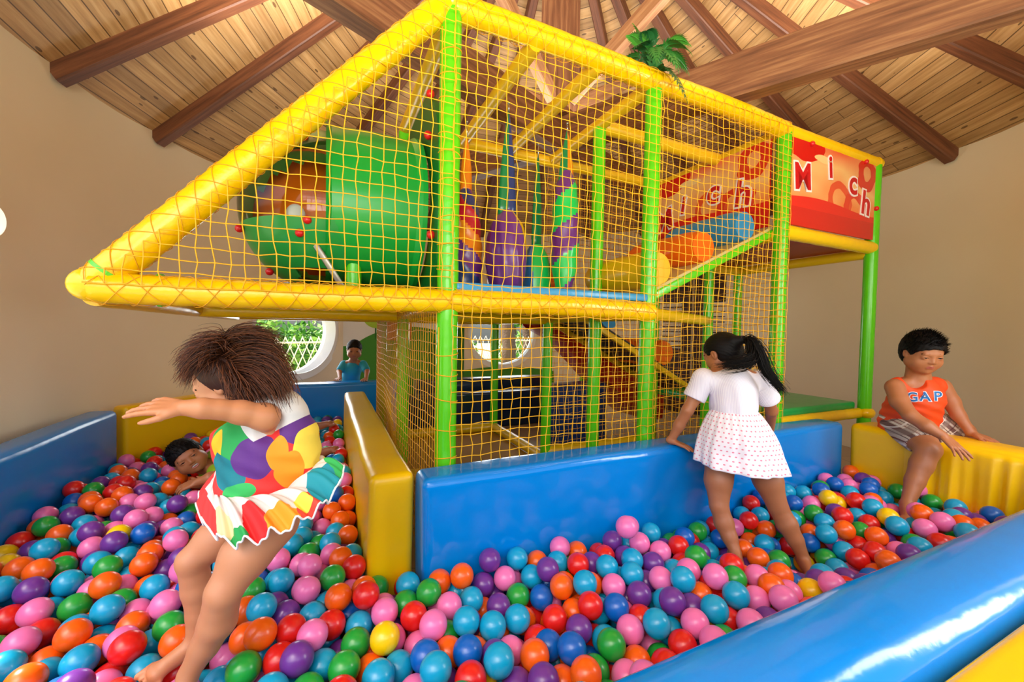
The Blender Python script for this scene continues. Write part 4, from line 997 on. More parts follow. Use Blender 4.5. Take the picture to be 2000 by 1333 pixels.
# ------------------------------------------------------------------ jumping girl
def build_jumping_girl():
    o = W(350, 1300, 1.16); root = empty('person', o); tag(root, 'girl in colourful patchwork dress jumping in the ball pit, hair flying', 'person')
    F = Field(); hh = .185
    hc = W(440, 752, 1.22); R, P = head(F, hc, (-.92, -.28, -.45), (-.42, -.10, .9), hh, neck=W(503, 800, 1.22), neck_r=.2)
    nk = W(503, 803, 1.22)
    ch = W(530, 850, 1.22); wa = W(522, 935, 1.22); pe = W(508, 1005, 1.22)
    F.cap(W(512, 812, 1.22), ch, .040, .078, .03); F.cap(ch, wa, .080, .078, .03); F.cap(wa, pe, .078, .088, .03)
    OBST.append((ch, pe, .1))
    shL = W(517, 815, 1.13); shR = W(500, 808, 1.33); F.cap(nk, shL, .035, .036, .03); F.cap(nk, shR, .035, .036, .03)
    # near (left) arm stretched to the left
    el = W(428, 800, 1.055); wr = W(362, 797, 1.02)
    limb(F, [shL, W(470, 806, 1.09), el, W(395, 798, 1.03), wr], [.036, .030, .024, .024, .0175], .015)
    hand(F, wr, W(280, 792, 1.00) - wr, (0.0, -.45, .9), .125, -1, curl=.16, spread=.15, r=.0062, thumb=.75, curls=[.12, .2, .3, .36])
    # far arm
    elR = W(468, 880, 1.38); wrR = W(440, 935, 1.35)
    limb(F, [shR, elR, wrR], [.034, .026, .018], .015); hand(F, wrR, (-.3, -.2, -.9), (-.8, -.3, .2), .115, 1, curl=.5, spread=.05, r=.0060)
    # legs
    hipR = W(475, 1010, 1.28); kR = W(375, 1095, 1.20); aR = W(380, 1255, 1.215); tR = W(310, 1302, 1.15)
    limb(F, [hipR, W(425, 1052, 1.24), kR], [.068, .056, .040], .02); limb(F, [kR, W(385, 1150, 1.22), W(388, 1200, 1.225), aR], [.038, .039, .031, .0225], .012)
    foot(F, aR, tR, (.15, -.35, .9), .15, .0195)
    hipL = W(528, 1020, 1.17); kL = W(438, 1155, 1.08); aL = W(368, 1318, 1.08); tL = W(335, 1400, 1.02)
    limb(F, [hipL, W(480, 1085, 1.12), kL], [.076, .061, .043], .02); limb(F, [kL, W(425, 1215, 1.095), W(400, 1262, 1.095), aL], [.043, .044, .035, .024], .012)
    foot(F, aL, tL, (.2, -.3, .9), .15, .0195)
    hcn = np.array(hc); body_obj('body', F, .0035, [M_SKIN, M_LIP], root, lips_paint(P, R, hh, hcn)); face_parts(P, R, hh, root)
    # dress bodice
    D = Field()
    D.cap(W(540, 815, 1.22), W(533, 870, 1.22), .072, .108, .04); D.cap(W(533, 870, 1.22), W(515, 945, 1.22), .112, .118, .03)
    D.cap(W(470, 870, 1.18), W(480, 905, 1.2), .05, .05, .05); D.cap(W(440, 850, 1.2), W(440, 868, 1.2), .03, .03, .05)
    D.cap(W(515, 800, 1.16), W(560, 800, 1.2), .032, .05, .03); D.cap(W(500, 798, 1.27), W(550, 790, 1.25), .032, .05, .03)
    D.cap(W(580, 850, 1.22), W(585, 925, 1.22), .05, .045, .05)
    D.ell(W(497, 834, 1.06), np.eye(3), (.060, .10, .072), .008, '-')       # arm hole
    D.ell(W(468, 785, 1.25), np.eye(3), (.062, .09, .055), .01, '-')       # neck hole
    D.plane(W(512, 955, 1.2), (-.1, 0, -1))
    D.post = lambda X, Y, Z: .0035*np.sin(X*70 + Z*25)*np.clip((1.05-Z)*6, 0, 1) + .002*np.sin(Z*110+X*40)
    def blobs(name, base, bl, white_above):
        t = NT(name); v = t.coord('Object'); nz = t.noise(v, 9, 1); ad = t.n('VectorMath', operation='MULTIPLY_ADD'); t.l(nz.outputs['Color'], ad.inputs[0]); ad.inputs[1].default_value = (.03, .03, .03); t.l(v, ad.inputs[2])
        s = t.n('SeparateXYZ'); t.l(ad.outputs[0], s.inputs[0]); col = lin(base)
        for (px, py, rx, rz, rot, cc) in bl:
            w_ = W(px, py, 1.12) - o; cx, cz = w_.x + .015, w_.z + .015; ca, sa = math.cos(rot), math.sin(rot)
            dx = t.math('SUBTRACT', s.outputs[0], cx); dz = t.math('SUBTRACT', s.outputs[2], cz)
            ex = t.math('DIVIDE', t.math('ADD', t.math('MULTIPLY', dx, ca), t.math('MULTIPLY', dz, sa)), rx*.0014); ez = t.math('DIVIDE', t.math('SUBTRACT', t.math('MULTIPLY', dz, ca), t.math('MULTIPLY', dx, sa)), rz*.0014)
            f = t.math('LESS_THAN', t.math('ADD', t.math('MULTIPLY', ex, ex), t.math('MULTIPLY', ez, ez)), 1.0); col = t.mix(f, col, lin(cc))
        if white_above:
            pz = (W(530, white_above, 1.12)-o).z; s2_ = t.n('SeparateXYZ'); t.l(v, s2_.inputs[0]); line = t.math('ADD', t.math('MULTIPLY', t.math('ABSOLUTE', t.math('SUBTRACT', s2_.outputs[0], (W(500, 850, 1.12)-o).x)), .55), pz)
            col = t.mix(t.math('GREATER_THAN', s2_.outputs[2], line), col, lin('#dcd8d4'))
        t.l(col, t.b.inputs['Base Color']); t.b.inputs['Roughness'].default_value = .7; n5 = t.noise(v, 25, 3); t.bump(n5.outputs[0], .25, .01)
        return t.m
    BL = [(450, 862, 62, 36, -.2, '#1fa14c'), (416, 880, 22, 34, .3, '#f2c414'), (440, 925, 46, 34, -.5, '#067a86'), (500, 895, 40, 42, 0, '#5e2a80'), (572, 835, 40, 42, .5, '#5e2a80'), (590, 880, 28, 52, -.1, '#f7d84a'), (540, 890, 16, 34, .1, '#f79a1b'), (556, 925, 20, 38, -.2, '#f79a1b'), (470, 960, 34, 16, .2, '#34b45a'), (583, 800, 18, 12, 0, '#f79a1b'), (625, 920, 14, 40, 0, '#5e2a80')]
    M_D = blobs('patchwork_dress', '#e6302c', BL, 862)
    body_obj('dress', D, .004, [M_D], root)
    # flying skirt
    K = [(668, 922, 1.20), (632, 985, 1.08), (545, 1038, 1.02), (452, 1060, 1.04), (392, 1012, 1.14), (400, 968, 1.32), (500, 955, 1.42), (600, 930, 1.36)]
    hemp = [W(*k) for k in K]; n = 200; mrow = 22; V = []; Fc = []; UV = []
    wc = W(512, 945, 1.21)
    def hem(u):
        u = (u % 1)*8; i = int(u); f = u-i; p = [hemp[(i+q-1) % 8] for q in range(4)]
        return .5*((2*p[1]) + (-p[0]+p[2])*f + (2*p[0]-5*p[1]+4*p[2]-p[3])*f*f + (-p[0]+3*p[1]-3*p[2]+p[3])*f**3)
    for i in range(n):
        u = i/n; a = -2*PI*u; w0 = wc + Vector((math.cos(a)*.118, math.sin(a)*.10, 0)); h_ = hem(u)
        for j in range(mrow+1):
            v = j/mrow; q = w0.lerp(h_, v) + Vector((0, 0, .05*math.sin(v*PI)*(1 if u < .1 or u > .55 else .6)))
            ruf = .014*v*(math.sin(u*2*PI*15 + v*1.5) + .5*math.sin(u*2*PI*33+v*3)); q += Vector((math.cos(a)*.4, math.sin(a)*.4, 1))*ruf
            V.append(q - o)
    for i in range(n):
        for j in range(mrow):
            i2 = (i+1) % n; Fc.append((i*(mrow+1)+j, i2*(mrow+1)+j, i2*(mrow+1)+j+1, i*(mrow+1)+j+1)); u0, u1 = i/n, (i+1)/n
            UV.append([(u0, j/mrow), (u1, j/mrow), (u1, (j+1)/mrow), (u0, (j+1)/mrow)])
    mb = MB(); mb.add(V, Fc, 0, UV)
    t = NT('ruffled_skirt'); uv = t.coord('UV'); s = t.n('SeparateXYZ'); t.l(uv, s.inputs[0]); nz = t.noise(uv, 6, 1)
    X = t.math('ADD', s.outputs[0], t.math('MULTIPLY', nz.outputs[0], .02)); Y = t.math('ADD', s.outputs[1], t.math('MULTIPLY', t.math('SUBTRACT', nz.outputs[0], .5), .3))
    col = lin('#ddd3ca')
    for (cx, cy, rx, ry, cc) in [(.46, .9, .05, .3, '#e6302c'), (.40, .82, .03, .32, '#efcf9a'), (.30, .86, .035, .38, '#d91f1f'), (.235, .92, .045, .26, '#f79a1b'), (.15, .95, .05, .25, '#e8402c'), (.17, .80, .02, .15, '#f7d84a'), (.085, .88, .06, .42, '#0a8f9c'), (.005, .9, .035, .4, '#33b45a'), (.97, .9, .03, .3, '#f2d04a'), (.36, .97, .03, .12, '#1fa14c'), (.52, .9, .04, .2, '#e6302c'), (.65, .9, .07, .25, '#e6302c'), (.8, .9, .06, .25, '#1fa14c'), (.9, .9, .04, .25, '#5e2a80')]:
        ex = t.math('DIVIDE', t.math('SUBTRACT', X, cx), rx); ey = t.math('DIVIDE', t.math('SUBTRACT', Y, cy), ry)
        col = t.mix(t.math('LESS_THAN', t.math('ADD', t.math('MULTIPLY', ex, ex), t.math('MULTIPLY', ey, ey)), 1.0), col, lin(cc))
    t.l(col, t.b.inputs['Base Color']); t.b.inputs['Roughness'].default_value = .7
    sk = make('skirt', mb, t.m, root); md = sk.modifiers.new('s', 'SOLIDIFY'); md.thickness = .003
    mb = MB(); P_ = [Vector(V[(i % n)*(mrow+1)+mrow]) for i in range(n+1)]; tube(mb, P_, .0028, 6, cap=False); make('hem_piping', mb, mat('white_cotton', '#f1efed', .7), root)
    # hair
    H = Field(); H.ell(P(0, -.10, .16), R, np.array([.42, .47, .40])*hh, .0); H.ell(P(0, -.20, -.02), R, np.array([.38, .34, .36])*hh, .03)
    H.ell(P(0, .36, -.16), R, np.array([.46, .42, .56])*hh, .01, '-'); body_obj('hair_cap', H, .005, M_HAIRB, root)
    rg = np.random.default_rng(3); gens = []
    GD = [[(438,690),(478,668),(525,672),(556,694)], [(448,690),(500,684),(540,700),(562,735)], [(455,700),(512,706),(550,738),(566,790)], [(458,715),(502,728),(534,762),(548,806)], [(452,730),(480,748),(500,780),(508,806)],
          [(446,720),(462,748),(474,780),(478,806)], [(440,708),(450,740),(458,772),(462,800)], [(430,700),(430,716),(434,738),(444,762)], [(420,698),(408,708),(400,720),(402,734)], [(415,690),(388,700),(370,718),(360,742)],
          [(425,682),(396,690),(372,714),(358,745)], [(430,676),(402,672),(374,684),(352,706)], [(440,674),(462,656),(505,654),(545,668)], [(436,672),(424,660),(400,662),(372,676)]]
    Wt = [3, 4, 4, 3, 3, 3, 2, 2, 2, 3, 3, 2, 3, 1.5]; Wt = np.array(Wt)/sum(Wt)
    for q in range(4200):
        g = rg.choice(len(GD), p=Wt); g2 = min(len(GD)-1, g+1) if g < 12 else g; mixw = rg.random(); dep = rg.uniform(-1, 1); lo_ = rg.normal(size=2)
        if g in (7, 8) and dep < 0: dep = -dep*.6
        A = [Vector(((1-mixw)*GD[g][k][0] + mixw*GD[g2][k][0], (1-mixw)*GD[g][k][1] + mixw*GD[g2][k][1])) for k in range(4)]
        L = .72 + .3*rg.random(); pts = []; wv = rg.random()*6; clump = math.sin(mixw*19 + g)*3
        for i in range(11):
            u = i/10*L*3; k = min(2, int(u)); f = u-k; p = [A[max(0, k-1)], A[k], A[min(3, k+1)], A[min(3, k+2)]]
            c2 = .5*((2*p[1]) + (-p[0]+p[2])*f + (2*p[0]-5*p[1]+4*p[2]-p[3])*f*f + (-p[0]+3*p[1]-3*p[2]+p[3])*f**3)
            uu = i/10; dd = 1.215 - dep*(.052 + .055*math.sin(uu*PI*.6)); sp = 8 + 5*uu
            pts.append(W(c2.x + lo_[0]*sp*.8 + clump*uu + 4.5*uu*math.sin(uu*7+wv), c2.y + lo_[1]*sp*.8 + 6*abs(dep)*(1-uu) + clump*uu*.6, dd))
        gens.append((pts, .0007 + .0008*rg.random()))
    strands('hair', gens[::2], M_HAIRB, root); strands('hair', gens[1::2], M_HAIRB2, root)
    return root
build_jumping_girl()
# ------------------------------------------------------------------ standing girl seen from behind
def build_standing_girl():
    o = W(1450, 1110, 1.95); root = empty('person', o); tag(root, 'girl with black ponytail and white dotted dress leaning on blue barrier', 'person')
    F = Field(); hh = .205
    hc = W(1408, 692, 2.16); R, P = head(F, hc, (-.50, .78, -.42), (-.22, .30, .92), hh, neck=W(1428, 724, 2.1), neck_r=.19)
    nk = W(1428, 722, 2.1); ch = W(1432, 765, 2.08); wa = W(1434, 805, 2.06); pe = W(1442, 872, 2.04)
    F.cap(nk, ch, .045, .085, .03); F.cap(ch, wa, .088, .082, .03); F.cap(wa, pe, .082, .098, .03)
    shL = W(1375, 743, 2.11); shR = W(1488, 747, 2.11); F.cap(nk, shL, .035, .038, .03); F.cap(nk, shR, .035, .038, .03)
    wr = W(1311, 860, 2.17); limb(F, [shL, W(1358, 775, 2.12), W(1343, 802, 2.12), W(1326, 832, 2.15), wr], [.040, .034, .028, .027, .019], .015)
    hand(F, wr + Vector((0, 0, -.004)), (.80, -.38, -.25), (.25, -.05, .95), .125, -1, curl=.10, spread=.2, r=.0062, thumb=.8)
    wrR = W(1502, 852, 2.36); limb(F, [shR, W(1500, 775, 2.13), W(1507, 803, 2.18), wrR], [.040, .034, .028, .02], .015); hand(F, wrR, (.1, .6, -.5), (0, .3, .9), .12, 1, curl=.15)
    hL = W(1408, 895, 2.05); kL = W(1404, 988, 1.99); aL = W(1437, 1082, 1.90); limb(F, [hL, W(1403, 940, 2.02), kL], [.075, .062, .043], .02); limb(F, [kL, W(1414, 1022, 1.97), W(1425, 1050, 1.94), aL], [.041, .043, .034, .0235], .012)
    foot(F, aL, W(1455, 1120, 1.80), (.1, -.1, .95), .16, .02)
    hR = W(1482, 895, 2.05); kR = W(1518, 988, 2.01); aR = W(1570, 1092, 1.95); limb(F, [hR, W(1500, 940, 2.03), kR], [.078, .065, .046], .02); limb(F, [kR, W(1537, 1025, 1.99), W(1553, 1055, 1.97), aR], [.043, .046, .036, .025], .012)
    foot(F, aR, W(1590, 1125, 1.85), (.1, -.1, .95), .16, .02)
    body_obj('body', F, .004, [M_SKIN2, M_LIP], root); face_parts(P, R, hh, root)
    D = Field(); D.cap(W(1430, 744, 2.1), W(1432, 765, 2.08), .088, .100, .04); D.cap(W(1432, 765, 2.08), W(1432, 795, 2.07), .100, .106, .04); D.cap(W(1432, 795, 2.07), W(1434, 815, 2.06), .104, .10, .02)
    D.cap(W(1385, 745, 2.1), W(1480, 748, 2.1), .052, .052, .03)
    D.ell(W(1424, 700, 2.14), np.eye(3), (.058, .075, .030), .01, '-')
    D.plane(W(1434, 812, 2.06), (0, 0, -1))
    D.post = lambda X, Y, Z: .003*np.sin(X*95 + 8*Z)*np.clip((1.0-Z)*5, 0, 1)
    t = NT('white_striped_cotton'); v = t.coord('Object'); w_ = t.n('TexWave'); t.l(v, w_.inputs[0]); w_.inputs['Scale'].default_value = 55; w_.inputs['Distortion'].default_value = .5
    t.l(t.mix(w_.outputs[0], lin('#f3eff5'), lin('#ddd5e4')), t.b.inputs['Base Color']); t.b.inputs['Roughness'].default_value = .8
    body_obj('bodice', D, .004, [t.m], root)
    for (a, b, e) in ((W(1374, 741, 2.11), W(1357, 775, 2.12), W(1343, 802, 2.12)), (W(1482, 746, 2.11), W(1500, 778, 2.13), W(1507, 803, 2.18))):
        G = Field(); G.cap(a, b, .058, .052, .02); G.cap(b, e, .050, .048, .02); G.plane(b.lerp(e, .15), e-a); body_obj('sleeve', G, .004, [t.m], root)
    # skirt
    n, m = 180, 30; V = []; Fc = []; UV = []; c0 = W(1434, 800, 2.06); c1 = W(1446, 908, 2.02)
    for i in range(n):
        a = 2*PI*i/n
        for j in range(m+1):
            v = j/m; c = c0.lerp(c1, v); rx = .100 + .112*v**.75 + .012*math.sin(v*PI); ry = .092 + .085*v**.8
            if math.sin(a) < 0: ry += .03*math.sin(min(1, v*1.4)*PI)
            f = 1 + .045*v*math.sin(a*7+.5) + .022*v*math.sin(a*17+1) + .015*math.sin(a*26)*(1-v)
            q = c + Vector((rx*math.cos(a)*f, ry*math.sin(a)*f, 0)) + Vector((0, 0, -.012*math.cos(a+.3)*v)); V.append(q-o)
    for i in range(n):
        for j in range(m):
            i2 = (i+1) % n; Fc.append((i*(m+1)+j, i*(m+1)+j+1, i2*(m+1)+j+1, i2*(m+1)+j)); u0, u1 = i/n, (i+1)/n
            UV.append([(u0, j/m), (u0, (j+1)/m), (u1, (j+1)/m), (u1, j/m)])
    mb = MB(); mb.add(V, Fc, 0, UV)
    t = NT('dotted_cotton'); uv = t.coord('UV', scale=(46, 13, 1)); s = t.n('SeparateXYZ'); t.l(uv, s.inputs[0])
    row = t.math('FLOOR', s.outputs[1]); odd = t.math('MULTIPLY', t.math('MODULO', row, 2.0), .5)
    fx = t.math('SUBTRACT', t.math('FRACT', t.math('ADD', s.outputs[0], odd)), .5); fy = t.math('SUBTRACT', t.math('FRACT', s.outputs[1]), .5)
    r2 = t.math('ADD', t.math('MULTIPLY', fx, fx), t.math('MULTIPLY', t.math('MULTIPLY', fy, fy), 1.6)); 
    t.l(t.mix(t.math('LESS_THAN', r2, .04), lin('#f3eff4'), lin('#e8889c')), t.b.inputs['Base Color']); t.b.inputs['Roughness'].default_value = .8
    sk = make('skirt', mb, t.m, root); md = sk.modifiers.new('s', 'SOLIDIFY'); md.thickness = .003
    # hair: smooth cap and long ponytail
    H = Field(); H.ell(P(0, -.09, .13), R, np.array([.40, .46, .405])*hh, .0); H.ell(P(0, -.20, -.02), R, np.array([.37, .32, .36])*hh, .03)
    H.ell(P(0, .38, -.22), R, np.array([.46, .36, .46])*hh, .01, '-')
    for s in (-1, 1): H.ell(P(s*.40, .0, -.06), R, np.array([.09, .13, .15])*hh, .01, '-')
    tie = W(1450, 664, 2.06); H.cap(W(1432, 668, 2.08), tie, .035, .02, .02)
    H.post = lambda X, Y, Z: .0012*np.sin(X*300+Z*420+Y*200)
    body_obj('hair', H, .004, M_HAIR, root)
    rg = np.random.default_rng(5); gens = []
    A = [tie, W(1468, 664, 2.02), W(1484, 690, 1.99), W(1496, 722, 1.97), W(1515, 748, 1.97), W(1532, 768, 1.98)]
    B = [tie, W(1466, 672, 2.02), W(1468, 700, 1.99), W(1452, 708, 1.98), W(1430, 712, 1.98), W(1402, 716, 1.98)]
    def spl(A, u):
        u = min(u, .9999)*(len(A)-1); i = int(u); f = u-i; g = lambda q: A[max(0, min(len(A)-1, q))]
        p = [g(i-1), g(i), g(i+1), g(i+2)]; return .5*((2*p[1]) + (-p[0]+p[2])*f + (2*p[0]-5*p[1]+4*p[2]-p[3])*f*f + (-p[0]+3*p[1]-3*p[2]+p[3])*f**3)
    for q in range(900):
        path = A if q % 5 < 3 else B; off = Vector(rg.normal(size=3)); sp = .007 + .008*rg.random(); L = .72 + .28*rg.random(); ph = rg.random()*6
        pts = []
        for i in range(11):
            u = i/10*L; w__ = math.sin(min(1, u*1.5)*PI*.55); pts.append(spl(path, u) + off*sp*(.15 + w__*(.8 if path is A else 1.1)) + Vector((0, 0, .004*math.sin(u*9+ph))))
        gens.append((pts, .0016))
    strands('ponytail', gens, M_HAIR, root)
    mb = MB(); tube(mb, [tie + (A[1]-tie).normalized()*d - o for d in (-.006, .006)], .021, 16); make('hair_tie', mb, mat('dark_elastic', '#1d1420', .6), root)
build_standing_girl()
# ------------------------------------------------------------------ boy in the orange shirt sitting on the yellow barrier
from mathutils.bvhtree import BVHTree
def build_orange_boy():
    o = W(1768, 840, 2.62); root = empty('person', o); tag(root, 'boy in orange sleeveless shirt and plaid shorts sitting on yellow barrier', 'person')
    F = Field(); hh = .232
    hc = W(1803, 690, 2.44); R, P = head(F, hc, (-.22, -.93, -.32), (-.06, -.30, .94), hh, neck=W(1793, 742, 2.50), neck_r=.23, eye_open=.25, chub=1.12)
    nk = W(1792, 742, 2.5); ch = W(1790, 775, 2.52); wa = W(1780, 806, 2.58); pe = W(1770, 812, 2.62)
    F.cap(nk, ch, .05, .10, .03); F.cap(ch, wa, .105, .115, .03); F.cap(wa, pe, .11, .11, .03)
    OBST.append((ch, pe, .12))
    sR = W(1748, 757, 2.50); sL = W(1838, 756, 2.52); F.cap(nk, sR, .034, .040, .02); F.cap(nk, sL, .034, .040, .02)
    wr = W(1841, 852, 2.24); limb(F, [sR, W(1757, 785, 2.44), W(1778, 812, 2.36), W(1810, 833, 2.29), wr], [.050, .046, .036, .034, .023], .015)
    hand(F, wr, W(1878, 884, 2.16) - wr, (.15, -.55, .8), .155, -1, curl=.12, spread=.24, r=.0072, thumb=.7)
    wl = W(1897, 846, 2.42); limb(F, [sL, W(1857, 785, 2.50), W(1872, 812, 2.47), wl], [.050, .043, .034, .022], .015)
    hand(F, wl, W(1935, 858, 2.36) - wl + Vector((0, 0, -.006)), (0, -.1, 1), .15, 1, curl=.09, spread=.2, r=.0070, thumb=.7)
    kR = W(1813, 878, 2.36); aR = W(1772, 985, 2.32); limb(F, [W(1765, 822, 2.6), W(1790, 850, 2.48), kR], [.098, .085, .060], .02); limb(F, [kR, W(1800, 908, 2.36), W(1787, 940, 2.35), aR], [.056, .054, .045, .03], .015)
    foot(F, aR, aR + Vector((-.1, -.12, -.06)), (0, -.3, .9), .19, .025)
    kL = W(1874, 848, 2.52) + Vector((.02, 0, .02)); aL = kL + Vector((.10, -.04, -.36)); limb(F, [W(1790, 815, 2.63), W(1835, 832, 2.58), kL], [.095, .080, .056], .02); limb(F, [kL, aL], [.054, .03], .015)
    foot(F, aL, aL + Vector((.1, -.15, -.03)), (0, -.1, 1), .19, .025)
    body_obj('body', F, .004, [M_SKIN2, M_LIP], root, lips_paint(P, R, hh, np.array(hc))); face_parts(P, R, hh, root, eye_open=.25)
    H = cap_hair(root, P, R, hh, hc, grow=1.10); body_obj('hair', H, .004, M_HAIR, root)
    strands('hair_tufts', short_tufts(P, R, hh, 1300, .17, (.1, .45, .35), 1, zmin=.02), M_HAIR, root)
    D = Field(); D.cap(W(1791, 762, 2.50), ch, .088, .124, .03); D.cap(ch, wa, .124, .134, .03); D.cap(wa, W(1768, 828, 2.62), .132, .135, .03)
    D.cap(W(1758, 756, 2.51), W(1824, 755, 2.52), .061, .060, .02)
    D.ell(W(1727, 788, 2.42), frame3((.2, -1, 0), (0, 0, 1)), (.056, .14, .092), .006, '-'); D.ell(W(1866, 778, 2.47), frame3((-.2, -1, 0), (0, 0, 1)), (.055, .12, .085), .006, '-')
    D.ell(W(1794, 740, 2.43), np.eye(3), (.052, .11, .062), .006, '-'); D.plane(W(1775, 845, 2.6), (0, -.05, -1))
    D.post = lambda X, Y, Z: .003*np.sin(Z*120 + X*40)*np.clip((.95-Z)*5, 0, 1)
    sh = body_obj('shirt', D, .004, [mat('orange_jersey', '#ef4a0e', .65, bump=(60, .15, .004))], root)
    # printed letters laid on the cloth
    bv = BVHTree.FromObject(sh, bpy.context.evaluated_depsgraph_get())
    base = W(1806, 776, 2.20) - o; ex = Vector((.95, -.31, .04)).normalized(); ez = Vector((-.03, .1, 1)).normalized(); dirn = (W(1806, 776, 2.4) - W(1806, 776, 2.2)).normalized()
    for i, chh in enumerate('GAP'):
        full = MB()
        for (off, mi, lift) in ((.0055, 0, .0015), (.0015, 1, .0035)):
            tm = text_mesh(chh, .088, off, .0, 0); b = bmesh.new(); vs = [b.verts.new(v) for v in tm.v]
            for f in tm.f:
                try: b.faces.new([vs[q] for q in f])
                except Exception: pass
            bmesh.ops.triangulate(b, faces=b.faces[:]); bmesh.ops.subdivide_edges(b, edges=[e for e in b.edges if e.calc_length() > .008], cuts=2)
            b.verts.index_update(); VV = []
            for v in b.verts:
                q = base + ex*(v.co.x*.86 + (i-1)*.060 + .002) + ez*(v.co.y*.86 + .004*(i-1)); hit = bv.ray_cast(q, dirn)
                VV.append((hit[0] - dirn*lift) if hit[0] is not None else q + dirn*.07)
            full.add(VV, [[v.index for v in f.verts] for f in b.faces], mi); b.free()
        make('printed_letter', full, [mat('print_white', '#efe9ee', .6), mat('print_blue', '#1c6fb4', .6)], sh, smooth=False)
    S_ = Field(); S_.cap(W(1768, 822, 2.62), W(1775, 815, 2.62), .128, .125, .03); S_.cap(W(1765, 828, 2.60), W(1806, 866, 2.41), .112, .088, .02); S_.cap(W(1790, 818, 2.62), W(1862, 845, 2.55), .105, .080, .02)
    tk = (kR - W(1765, 822, 2.6)).normalized(); S_.plane(W(1804, 864, 2.41), tk + Vector((.0, 0, -.3))); S_.plane(W(1866, 846, 2.54), (.9, -.2, -.3)); S_.plane(W(1775, 806, 2.6), (-.05, 0, 1))
    t = NT('plaid_cotton'); v = t.coord('Object', rot=(.3, .75, .4)); s = t.n('SeparateXYZ'); t.l(v, s.inputs[0]); col = lin('#cdbfae')
    for (ax_, fr, lo_, hi_, cc, mx) in [(0, 22, .0, .32, '#5a2424', .85), (0, 22, .40, .46, '#f2ece4', 1), (0, 22, .55, .60, '#7d1f24', .9), (0, 22, .80, .86, '#3a1c22', .85), (2, 20, .0, .26, '#8b7a70', .6), (2, 20, .34, .40, '#f2ece4', .8), (2, 20, .62, .70, '#4d2428', .7)]:
        fr_ = t.math('FRACT', t.math('MULTIPLY', s.outputs[ax_], fr/1.6)); m_ = t.math('MULTIPLY', t.math('MULTIPLY', t.math('GREATER_THAN', fr_, lo_), t.math('LESS_THAN', fr_, hi_)), mx); col = t.mix(m_, col, lin(cc))
    t.l(col, t.b.inputs['Base Color']); t.b.inputs['Roughness'].default_value = .8
    body_obj('shorts', S_, .004, [t.m], root)
build_orange_boy()
# ------------------------------------------------------------------ small boy leaning on the far barrier
def build_far_boy():
    o = W(684, 760, 4.8); o.z = 0; root = empty('person', o); tag(root, 'small boy in turquoise shirt leaning on the far blue barrier', 'person')
    F = Field(); hh = .205; hc = W(692, 684, 4.60); R, P = head(F, hc, (.33, -.9, -.22), (.08, -.2, .97), hh, neck=W(690, 706, 4.68), neck_r=.2, chub=1.1)
    nk = W(690, 706, 4.68); ch = W(688, 722, 4.72); pe = W(683, 748, 4.86)
    F.cap(nk, ch, .04, .08, .03); F.cap(ch, pe, .083, .09, .03); a = W(672, 712, 4.68); b = W(709, 712, 4.68); F.cap(nk, a, .03, .034, .02); F.cap(nk, b, .03, .034, .02)
    w1 = W(664, 742, 4.47); w1.z = .625; w2 = W(715, 741, 4.47); w2.z = .625
    limb(F, [a, W(663, 726, 4.60), w1], [.036, .028, .019], .012); limb(F, [b, W(717, 726, 4.60), w2], [.036, .028, .019], .012)
    hand(F, w1, (-.1, -1, -.12), (0, -.1, 1), .11, -1, curl=.1, r=.006); hand(F, w2, (.1, -1, -.12), (0, -.1, 1), .11, 1, curl=.1, r=.006)
    for s in (-1, 1):
        hp = pe + Vector((s*.05, 0, -.02)); kn = hp + Vector((s*.01, -.10, -.22)); an = Vector((kn.x, kn.y + .05, .06)); limb(F, [hp, kn, an], [.065, .045, .028], .02); foot(F, an, an + Vector((s*.02, -.12, -.03)), (0, 0, 1), .14, .019)
    body_obj('body', F, .0045, [M_SKIN2, M_LIP], root, lips_paint(P, R, hh, np.array(hc))); face_parts(P, R, hh, root)
    H = cap_hair(root, P, R, hh, hc, grow=1.06); body_obj('hair', H, .0045, M_HAIR, root)
    D = Field(); D.cap(W(690, 715, 4.69), ch, .068, .096, .03); D.cap(ch, W(684, 744, 4.84), .098, .104, .03); D.cap(a, a.lerp(W(663, 726, 4.60), .7), .046, .044, .02); D.cap(b, b.lerp(W(717, 726, 4.60), .7), .046, .044, .02)
    D.ell(W(690, 702, 4.63), np.eye(3), (.05, .06, .04), .006, '-'); body_obj('shirt', D, .005, [mat('turquoise_jersey', '#1597b4', .7)], root)
    S_ = Field(); S_.cap(pe, pe, .11, .11, .02)
    for s in (-1, 1): hp = pe + Vector((s*.05, 0, -.02)); kn = hp + Vector((s*.01, -.10, -.22)); S_.cap(hp, kn, .083, .062, .02)
    body_obj('shorts', S_, .005, [mat('navy_denim', '#1b2c55', .8)], root)
build_far_boy()
